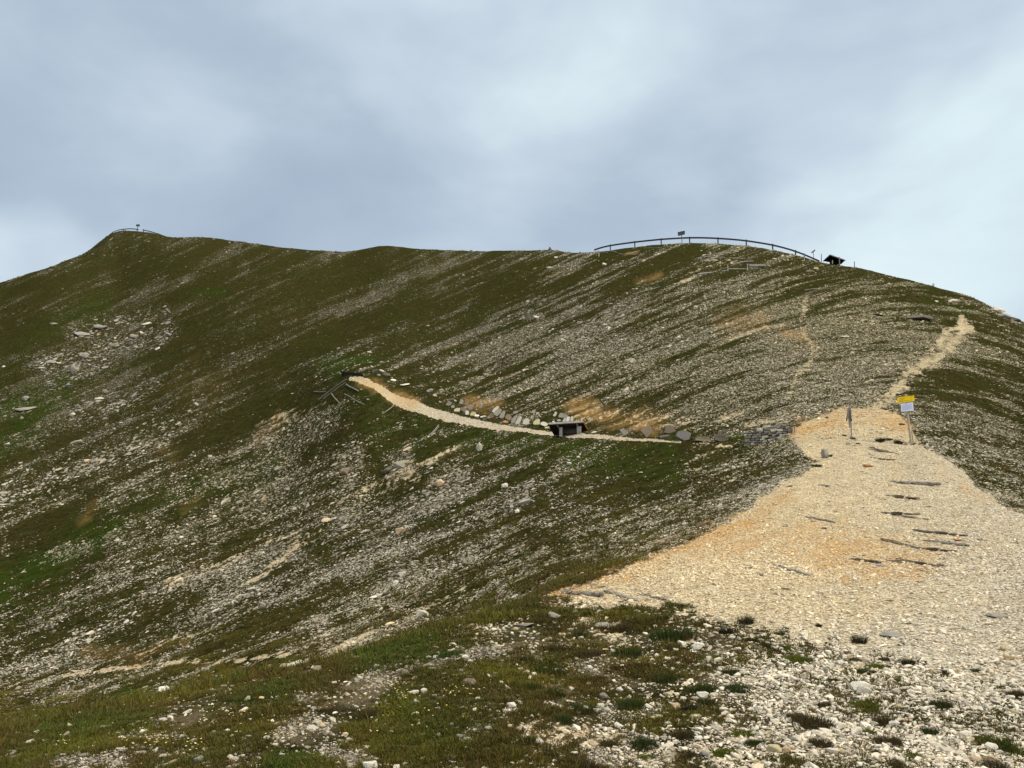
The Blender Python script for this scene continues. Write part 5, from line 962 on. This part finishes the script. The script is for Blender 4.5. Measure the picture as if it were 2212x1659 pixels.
# ---- dry stone wall
def wall():
    n = 13; us = np.linspace(1611, 1706, n); base = [hp(u, 951 - (u - 1611) * .0) for u in us]
    Yw = 29.6; bm = bmesh.new(); r = random.Random(4)
    pl = at(1611, 950, Yw + .25); pr = at(1709, 953, Yw - .1); t = None
    ex = (pr - pl); Lw = Vector((ex.x, ex.y, 0)).length; dx = Vector((ex.x, ex.y, 0)).normalized(); nrm = Vector((dx.y, -dx.x, 0))
    z = -.30; course = 0
    o = None
    while z < .62:
        h = r.uniform(.065, .125); x = r.uniform(-.1, 0)
        while x < Lw:
            wd = r.uniform(.11, .30); c = x + wd / 2; k = c / Lw; top = (.30 + .26 * math.sin(min(1, k * 1.15) * 1.57)) - (.12 * max(0, (k - .86) / .14))
            if z + h * .5 < top and c < Lw - .02:
                p = pl + dx * c + nrm * r.uniform(-.02, .02); p.z = pl.z + z + h / 2 + .02 * math.sin(c * 3)
                bb = bmesh.new(); add_box(bb, (0, 0, 0), (wd * .93, .26, h * .86), (r.uniform(-.05, .05), R(-6) + r.uniform(-.06, .06), math.atan2(dx.y, dx.x)), .012, .012)
                ci = r.choice([0, 0, 1, 2, 3, 1]); off = len(bm.verts)
                for f in bb.faces: f.material_index = ci
                tmp = bpy.data.meshes.new('tmp'); bb.to_mesh(tmp); bb.free(); tmp.transform(Matrix.Translation(p)); bm.from_mesh(tmp); bpy.data.meshes.remove(tmp)
            x += wd
        z += h
    me = bm_mesh('dry_stone_wall', bm)
    o0 = pl.copy(); me.transform(Matrix.Translation(-o0))
    for k in ('grey', 'pale', 'brown', 'blue'): me.materials.append(SM[k])
    o = link('dry_stone_wall', me, None, None, o0); tag(o, 'low curved dry stone wall of grey blocks holding the bank left of the gravel', 'stone wall')
    # dark earth core so no light comes through the joints
    bm = bmesh.new(); add_box(bm, (0, 0, 0), (Lw * .97, .20, .62), (0, 0, math.atan2(dx.y, dx.x))); me2 = bm_mesh('earth_core', bm); me2.transform(Matrix.Translation((pl + pr) / 2 - o0 + Vector((0, .02, .02)) - nrm * -.02)); link('earth_core', me2, plain_material('dark_earth', (.02, .016, .010), .95), o)
    for k, (u0, v0, v1) in enumerate(((1712.5, 955, 922), (1717, 953, 920.5))):
        Yp = Yw - .25; a_ = at(u0, v0 + 3, Yp); c_ = at(u0 + .5, v1, Yp); bm = bmesh.new(); add_log(bm, Vector((0, 0, -.05)), c_ - a_, .03, .026, 7, .08); st = link('wooden_stake', bm_mesh('wooden_stake', bm), WP, None, a_)
        tag(st, ['left', 'right'][k] + ' one of two pale stakes at the right end of the dry stone wall', 'stake', 'pair of stakes at the wall end')
wall()
# ---- crash barriers on the crest
def at_crest(u, v=None, dY=0.0):
    x, y, z = crest(u); y += dY
    return at(u, v, y) if v is not None else Vector((x, y, z))
def barrier(topline, posts, th_px, label, group):
    us = [p[0] for p in topline]; vs = [p[1] for p in topline]
    cre = {u: crest(u)[1] for u in us}; ys = np.array([cre[u] for u in us]); ys = np.polyval(np.polyfit(us, ys, 2), us)
    uu = np.linspace(us[0], us[-1], 46); P_ = [at(u, float(np.interp(u, us, vs)), float(np.interp(u, us, ys))) for u in uu]
    # smooth a little
    for _ in range(3): P_ = [P_[0]] + [(P_[i - 1] + P_[i] * 2 + P_[i + 1]) / 4 for i in range(1, len(P_) - 1)] + [P_[-1]]
    o0 = P_[len(P_) // 2].copy(); o0.z -= .75; t = empty('crash_barrier', o0, label, 'crash barrier', group)
    th = th_px * float(np.mean(ys)) / F; prof = [(0, .5), (-.25, .42), (-.25, .22), (.0, .06), (.0, -.06), (-.25, -.22), (-.25, -.42), (0, -.5)]
    bm = bmesh.new(); rings = []
    for i, p in enumerate(P_):
        d = (P_[min(i + 1, len(P_) - 1)] - P_[max(i - 1, 0)]); s = Vector((d.y, -d.x, 0)).normalized()
        if s.y > 0: s = -s
        rings.append([bm.verts.new(p - o0 + s * (-a * .30) + Vector((0, 0, (b - .5) * th))) for a, b in prof] + [bm.verts.new(p - o0 + s * (-a * .30 - .02) + Vector((0, 0, (b - .5) * th))) for a, b in prof[::-1]])
    m = len(rings[0])
    for i in range(len(rings) - 1):
        for j in range(m): bm.faces.new((rings[i][j], rings[i][(j + 1) % m], rings[i + 1][(j + 1) % m], rings[i + 1][j]))
    bm.faces.new(rings[0]); bm.faces.new(rings[-1][::-1]); bmesh.ops.recalc_face_normals(bm, faces=bm.faces)
    link('rail', bm_mesh('rail', bm), MR, t)
    for u in posts:
        Yp = float(np.interp(u, us, ys)) + .1; tp = at(u, float(np.interp(u, us, vs)) - .4, Yp); g0 = gz(tp.x, tp.y) - .5; h = tp.z - g0
        bm = bmesh.new(); add_box(bm, (tp.x - o0.x, tp.y - o0.y, (tp.z + g0) / 2 - o0.z), (.17, .12, h), None, .01); link('post', bm_mesh('post', bm), MR, t)
def r7(x, y): return 1170.6 + x * .1764, 473.8 + y * .1764
def r8(x, y): return 1533 + x * .1764, 473.8 + y * .1764
barrier([r7(640, 366), r7(720, 332), r7(837, 310), r7(1137, 268), r7(1460, 234), r7(1700, 219), r7(1808, 215), r7(1950, 214), r7(2155, 222), r8(270, 234), r8(447, 250), r8(770, 302), r8(900, 335), r8(1050, 378), r8(1157, 420), r8(1260, 465), r8(1345, 503)],
        [r7(x, 0)[0] for x in (837, 1137, 1460, 1808, 2155)] + [r8(x, 0)[0] for x in (447, 770, 1050, 1157)], 3.8, 'long curved road crash barrier along the right hand crest', 'crash barriers on the crest')
def r1(x, y): return 195 + x * .1008, 457 + y * .1008
barrier([r1(385, 512), r1(420, 476), r1(480, 435), r1(590, 388), r1(706, 370), r1(840, 358), r1(940, 363), r1(1040, 374)], [r1(480, 0)[0], r1(706, 0)[0], r1(1006, 0)[0]], 2.1, 'short arched barrier on the left end of the far peak', 'crash barriers on the crest')
barrier([r1(1122, 382), r1(1290, 418), r1(1460, 470), r1(1640, 536)], [r1(1143, 0)[0], r1(1462, 0)[0]], 2.1, 'straight barrier sloping down on the right side of the far peak', 'crash barriers on the crest')
# ---- road signs seen from behind
def road_sign(corners, pole, thick_px, label):
    u0, v0, u1, v1 = pole; x, y, z = crest(u0); Yp = y - .3; b = at(u0, v0 + 2, Yp); t = empty('road_sign', b, label, 'road sign', 'road signs on the crest')
    px = Yp / F; bm = bmesh.new(); add_log(bm, Vector((0, 0, 0)), at(u1, v1, Yp) - b, thick_px * px / 2, None, 8, .02); link('pole', bm_mesh('pole', bm), MR if thick_px < 1.2 else plain_material('galvanised_pole', (.16, .16, .16), .5, .3), t)
    pts = [at(a, c, Yp - .12) - b for a, c in corners]; bm = bmesh.new(); lo = [bm.verts.new(p) for p in pts]; up = [bm.verts.new(p + Vector((0, .05, 0))) for p in pts]; bm.faces.new(lo); bm.faces.new(up[::-1])
    for i in range(4): bm.faces.new((lo[i], lo[(i + 1) % 4], up[(i + 1) % 4], up[i]))
    bmesh.ops.recalc_face_normals(bm, faces=bm.faces); bd = link('panel', bm_mesh('panel', bm), MSG, t)
    A_, B, C_, D_ = pts
    bm = bmesh.new()
    for k in (.12, .36, .64, .88):
        p, q = A_.lerp(B, k), D_.lerp(C_, k); c = (p + q) / 2 - Vector((0, .035, 0)); add_box(bm, c, (.05, .03, (p - q).length * .94), None)
    for k in (.07, .93):
        p, q = A_.lerp(D_, k), B.lerp(C_, k); c = (p + q) / 2 - Vector((0, .03, 0)); add_box(bm, c, ((p - q).length * .98, .04, .06), (0, -math.atan2(q.z - p.z, q.x - p.x), 0))
    link('bracing', bm_mesh('bracing', bm), MR, t)
road_sign([r7(1663, 157), r7(1751, 138), r7(1752, 184), r7(1667, 203)], (1473.8, 525.5, 1471.3, 499.5), 1.6, 'grey road sign seen from behind, standing at the long right hand barrier')
road_sign([r1(982, 274), r1(1061, 275), r1(1060, 318), r1(984, 317)], (296.4, 501.5, 297.4, 485.5), 1.1, 'small road sign seen from behind on top of the far left peak')
# ---- finger post, stakes, shelter roof, cairn
def r9(x, y): return 1750.3 + x * .05544, 524 + y * .05544
def finger():
    u0, v0 = r9(140, 690); y = crest(u0)[1] - .2; b = at(u0, v0 + 2, y); t = empty('finger_post', b, 'short post with a tilted dark board at the lower end of the long barrier', 'finger post')
    bm = bmesh.new(); add_log(bm, Vector((0, 0, 0)), at(*r9(118, 360), y) - b, .045, None, 7, .05); link('pole', bm_mesh('pole', bm), WGZ, t)
    a_, c_ = at(*r9(45, 400), y - .08) - b, at(*r9(190, 290), y - .08) - b; d = c_ - a_; bm = bmesh.new(); add_box(bm, (a_ + c_) / 2, (d.length, .05, .19), (0, -math.atan2(d.z, d.x), 0), .01); bd = link('board', bm_mesh('board', bm), MSG, t)
    bm = bmesh.new(); add_box(bm, (a_ + c_) / 2 + Vector((0, -.035, 0)), (d.length * .8, .02, .04), (0, -math.atan2(d.z, d.x), 0)); link('batten', bm_mesh('batten', bm), WGZ, bd)
finger()
def stake(u, v0, v1, r_, label, mat=None, du=0, grp='stakes on the crest', Y=None, name='wooden_stake'):
    if Y is None: Y = hp(u, v0).y if mat is not WGZ or v0 > 570 else crest(u)[1]
    b = at(u, v0 + 2, Y); tp = at(u + du, v1, Y); bm = bmesh.new(); add_log(bm, Vector((0, 0, -.1)), tp - b, r_ * Y / F, r_ * .85 * Y / F, 7, .08); o = link(name, bm_mesh('stake', bm), mat or WGZ, None, b); return tag(o, label, 'stake', grp)
DK = wood_material('dark_post', (.03, .027, .024), (.085, .078, .07), 'Z')
stake(*r9(432, 690), r9(0, 440)[1], .85, 'bare dark stake between the tilted board and the shelter roof', DK, Y=crest(1774)[1] - .1)
stake(*r9(1145, 830), r9(0, 560)[1], 1.3, 'grey stake standing in front of the shelter roof', WGZ, du=-1.2, Y=crest(1815)[1] - 2.2)
stake(*r9(1722, 1000), r9(0, 740)[1], .9, 'bare dark stake alone on the crest right of the shelter roof', DK, Y=crest(1846)[1] - .1)
stake(*r9(862, 765), r9(0, 690)[1], 1.0, 'short pale stake in front of the shelter roof', WP, Y=crest(1798)[1] - 2.0)
def shelter():
    ya = crest(1800)[1]; A_, B, C_, D_ = [at(*r9(x, y), ya + dy) for x, y, dy in ((760, 482, -1.3), (1362, 695, -1.3), (1195, 850, .7), (500, 722, .7))]
    b = (A_ + B + C_ + D_) / 4; b.z = gz(b.x, b.y); t = empty('shelter', b, 'dark tilted shelter roof poking over the right crest', 'shelter')
    P_ = [p - b for p in (A_, B, C_, D_)]; n = (P_[1] - P_[0]).cross(P_[3] - P_[0]).normalized(); n = n if n.z > 0 else -n
    bm = bmesh.new(); lo = [bm.verts.new(p) for p in P_]; up = [bm.verts.new(p + n * .10) for p in P_]; bm.faces.new(lo[::-1]); bm.faces.new(up)
    for i in range(4): bm.faces.new((lo[i], lo[(i + 1) % 4], up[(i + 1) % 4], up[i]))
    bmesh.ops.recalc_face_normals(bm, faces=bm.faces); link('roof', bm_mesh('roof', bm), MBK, t)
    for p, q in ((P_[0], P_[1]), (P_[0], P_[3])):
        bm = bmesh.new(); d = (p - q).length; add_log(bm, p + n * .02 + Vector((0, -.06, -.05)), q + n * .02 + Vector((0, -.06, -.05)), .055, None, 4, 0, 2); link('edge_board', bm_mesh('edge_board', bm), WG, t)
    for k in (.25, .75):
        c = P_[0].lerp(P_[1], k) * .6 + P_[3].lerp(P_[2], k) * .4; bm = bmesh.new(); add_box(bm, (c.x, c.y + .3, c.z - .7), (.16, .16, 1.6), None); link('post', bm_mesh('post', bm), WD, t)
    bm = bmesh.new(); c = (P_[0] + P_[1] + P_[2] + P_[3]) / 4; add_box(bm, (c.x + .1, c.y + .4, c.z - .5), (1.3, .05, .9), None); link('back_wall', bm_mesh('back_wall', bm), MBK, t)
shelter()
def cairn():
    x, y, z = crest(1187.5); bm = bmesh.new(); r = random.Random(2); h = 0; wd = .62
    while h < .62:
        bb = bmesh.new(); k = r.uniform(.09, .15)
        for i in range(3 if wd > .35 else 1): add_box(bb, (r.uniform(-.5, .5) * wd * .5, r.uniform(-.5, .5) * wd * .5, h + k / 2), (wd * r.uniform(.5, .8), wd * r.uniform(.5, .8), k * .95), (0, 0, r.uniform(0, 3)), .012, .02)
        tmp = bpy.data.meshes.new('tmp'); bb.to_mesh(tmp); bb.free(); bm.from_mesh(tmp); bpy.data.meshes.remove(tmp); h += k; wd *= .76
    o = link('cairn', bm_mesh('cairn', bm), SM['dark'], None, (x, y, z - .05)); tag(o, 'small dark pile of stones alone on the skyline between the two barriers', 'cairn')
cairn()
x, y, z = crest(2011); bm = bmesh.new(); add_box(bm, (0, 0, .12), (.24, .2, .42), (0, R(12), 0), .05, .02); o = link('boundary_stone', bm_mesh('boundary_stone', bm), SM['pale'], None, (x, y - .1, z)); tag(o, 'small pale stone standing up on the right skyline', 'boundary stone')
# ---- timbers: broken snow fence below the crest and fallen poles by the path
def timber(p, q, r_px, label, grp, mat=None, lift=.6, name='log', bend=.02, cat='log'):
    """a timber lying on the slope from one seen point to the other"""
    a_, b_ = hp(*p), hp(*q); rr = r_px * (a_.y + b_.y) / 2 / F; n = gn(a_.x, a_.y)
    m = [a_.lerp(b_, k) for k in (0, .25, .5, .75, 1)]; up = max(max(gz(c.x, c.y) - c.z for c in m), 0)
    a_ = a_ + n * (rr * lift + up); b_ = b_ + n * (rr * lift + up); bm = bmesh.new(); add_log(bm, a_ - a_, b_ - a_, rr, rr * .85, 8, .14, 9, bend * (b_ - a_).length)
    o = link(name, bm_mesh(name, bm), mat or WG, None, a_); return tag(o, label, cat, grp)
FP = 'fallen poles by the path end'; FR = 'broken snow fence timbers below the crest'
for a_, b_, r_, lab in [((140, 745), (545, 455), 1.15, 'longest pale pole running down left from the path end'), ((200, 735), (520, 492), .8, 'thinner pole lying right beside the longest one'), ((530, 520), (708, 622), 1.4, 'short thick pole lying just below the path end'), ((510, 662), (660, 742), 1.0, 'left half of the broken pole in the turf below the path'), ((668, 748), (785, 810), .9, 'right half of the broken pole in the turf below the path'), ((318, 650), (440, 782), 1.0, 'short steep pole between the longest and the broken one'),
                       ((60, 622), (230, 620), .9, 'thin weathered pole lying level left of the others'), ((1035, 942), (1215, 800), 1.1, 'single slanting pole below the middle of the path'), ((1675, 1275), (1845, 1100), 1.2, 'single slanting pole below the right of the path'), ((1735, 1240), (1850, 1120), .7, 'thin splinter beside the slanting pole on the right')]:
    timber(zc5(*a_), zc5(*b_), r_, lab, FP, WP if False else WG, name='fallen_pole', cat='pole')
def trough():
    p = hp(*zc5(475, 390)); q = hp(*zc5(800, 415)); t = empty('timber_barrier', p, 'dark boarded timber edge across the far end of the path', 'timber edge'); px = p.y / F
    d = q - p; ang = math.atan2(d.y, d.x); L_ = d.length; z1 = at(*zc5(475, 335), p.y).z - p.z; z2 = at(*zc5(740, 350), q.y).z - p.z
    bm = bmesh.new(); pts = [(0, 0, -.1), (L_, 0, d.z - .1), (L_ * .86, 0, z2), (0, 0, z1)]; f = [bm.verts.new(Vector((x * math.cos(ang), x * math.sin(ang), z))) for x, _, z in pts]; g_ = [bm.verts.new(v.co + Vector((0, .12, 0))) for v in f]; bm.faces.new(f); bm.faces.new(g_[::-1])
    for i in range(4): bm.faces.new((f[i], f[(i + 1) % 4], g_[(i + 1) % 4], g_[i]))
    bmesh.ops.recalc_face_normals(bm, faces=bm.faces); link('boards', bm_mesh('boards', bm), MBK, t)
    bm = bmesh.new(); add_log(bm, Vector((-.15, -.04, z1)), Vector((L_ * .86 * math.cos(ang), L_ * .86 * math.sin(ang) - .04, z2)), .045, .04, 8, .06); link('top_rail', bm_mesh('top_rail', bm), WD, t)
    bm = bmesh.new(); add_log(bm, Vector((0, -.05, -.3)), Vector((0, -.05, z1 + .06)), .05, None, 8); link('post', bm_mesh('post', bm), WD, t)
trough()
timber(r7(468, 437), r7(682, 412), .95, 'pale rail left of the leaning short post below the crest', FR); timber(r7(705, 410), r7(805, 404), .7, 'thin rail end right of the leaning short post below the crest', FR)
pp = hp(*r7(697, 456)); bm = bmesh.new(); tp = at(*r7(695, 384), pp.y) - pp; add_log(bm, Vector((0, 0, -.1)), tp, .09, .08, 8); add_log(bm, tp + Vector((.02, -.08, -.06)), at(*r7(665, 408), pp.y) - pp + Vector((0, -.08, 0)), .06, .05, 7); o = link('fence_post', bm_mesh('fence_post', bm), WP, None, pp); tag(o, 'short pale post with a small brace among fallen rails left below the crest', 'fence post')
for a_, b_, r_, lab in [((832, 395), (925, 420), .7, 'upper end of the fallen rails right of the short post'), ((940, 424), (1148, 445), .7, 'lower end of the fallen rails beside an orange bare spot'), ((1095, 418), (1200, 388), .8, 'pale plank at the right of the orange bare spot'), ((1905, 478), (2180, 448), 1.3, 'long dark log highest on the face'), ((2010, 488), (2240, 476), 1.0, 'pale pole parallel below the highest dark log'),
                        ((1908, 680), (2070, 662), 2.3, 'short thick dark log lowest of the timbers'), ((1240, 362), (1470, 354), .6, 'thin pale pole lying near the grassy crest'), ((1110, 925), (1440, 835), .8, 'long thin pole lying along the stripes of the face')]:
    timber(r7(*a_), r7(*b_), r_, lab, FR)
for a_, b_, r_, lab in [((270, 553), (532, 515), 1.2, 'single pale log left above the pile of timbers'), ((468, 560), (700, 570), 1.2, 'top pale log of the pile between two stakes'), ((480, 580), (680, 582), 1.8, 'middle dark log of the pile between two stakes'), ((475, 600), (590, 606), 1.0, 'lowest dark log of the pile between two stakes'), ((150, 640), (232, 620), .9, 'short end piece left of the lower long log'), ((232, 615), (470, 622), 1.6, 'lower long log running into the left stake of the pile'),
                        ((240, 480), (430, 488), .8, 'thin pale pole right of the highest logs'), ((-20, 845 - 0), (0, 0), 0, None), ((1160, 870), (1375, 848), .8, 'grey pole lying level on the stony right part of the face')]:
    if lab: timber(r8(*a_), r8(*b_), r_, lab, FR)
for x, y0, y1, du, lab in [(465, 632, 543, -1, 'middle stake holding the pile of timbers on the face'), (713, 572, 505, -.8, 'right stake beyond the pile of timbers on the face'), (222, 636, 560, 0, 'left thin stake at the end of the lower long log'), (1159, 510, 430, -.6, 'pale stake under the lower end of the long barrier')]:
    u, v = r8(x, y0); stake(u, v, r8(x, y1)[1], 1.0, lab, WP, du, 'stakes among the timbers', Y=hp(u, v).y, name='wooden_stake')
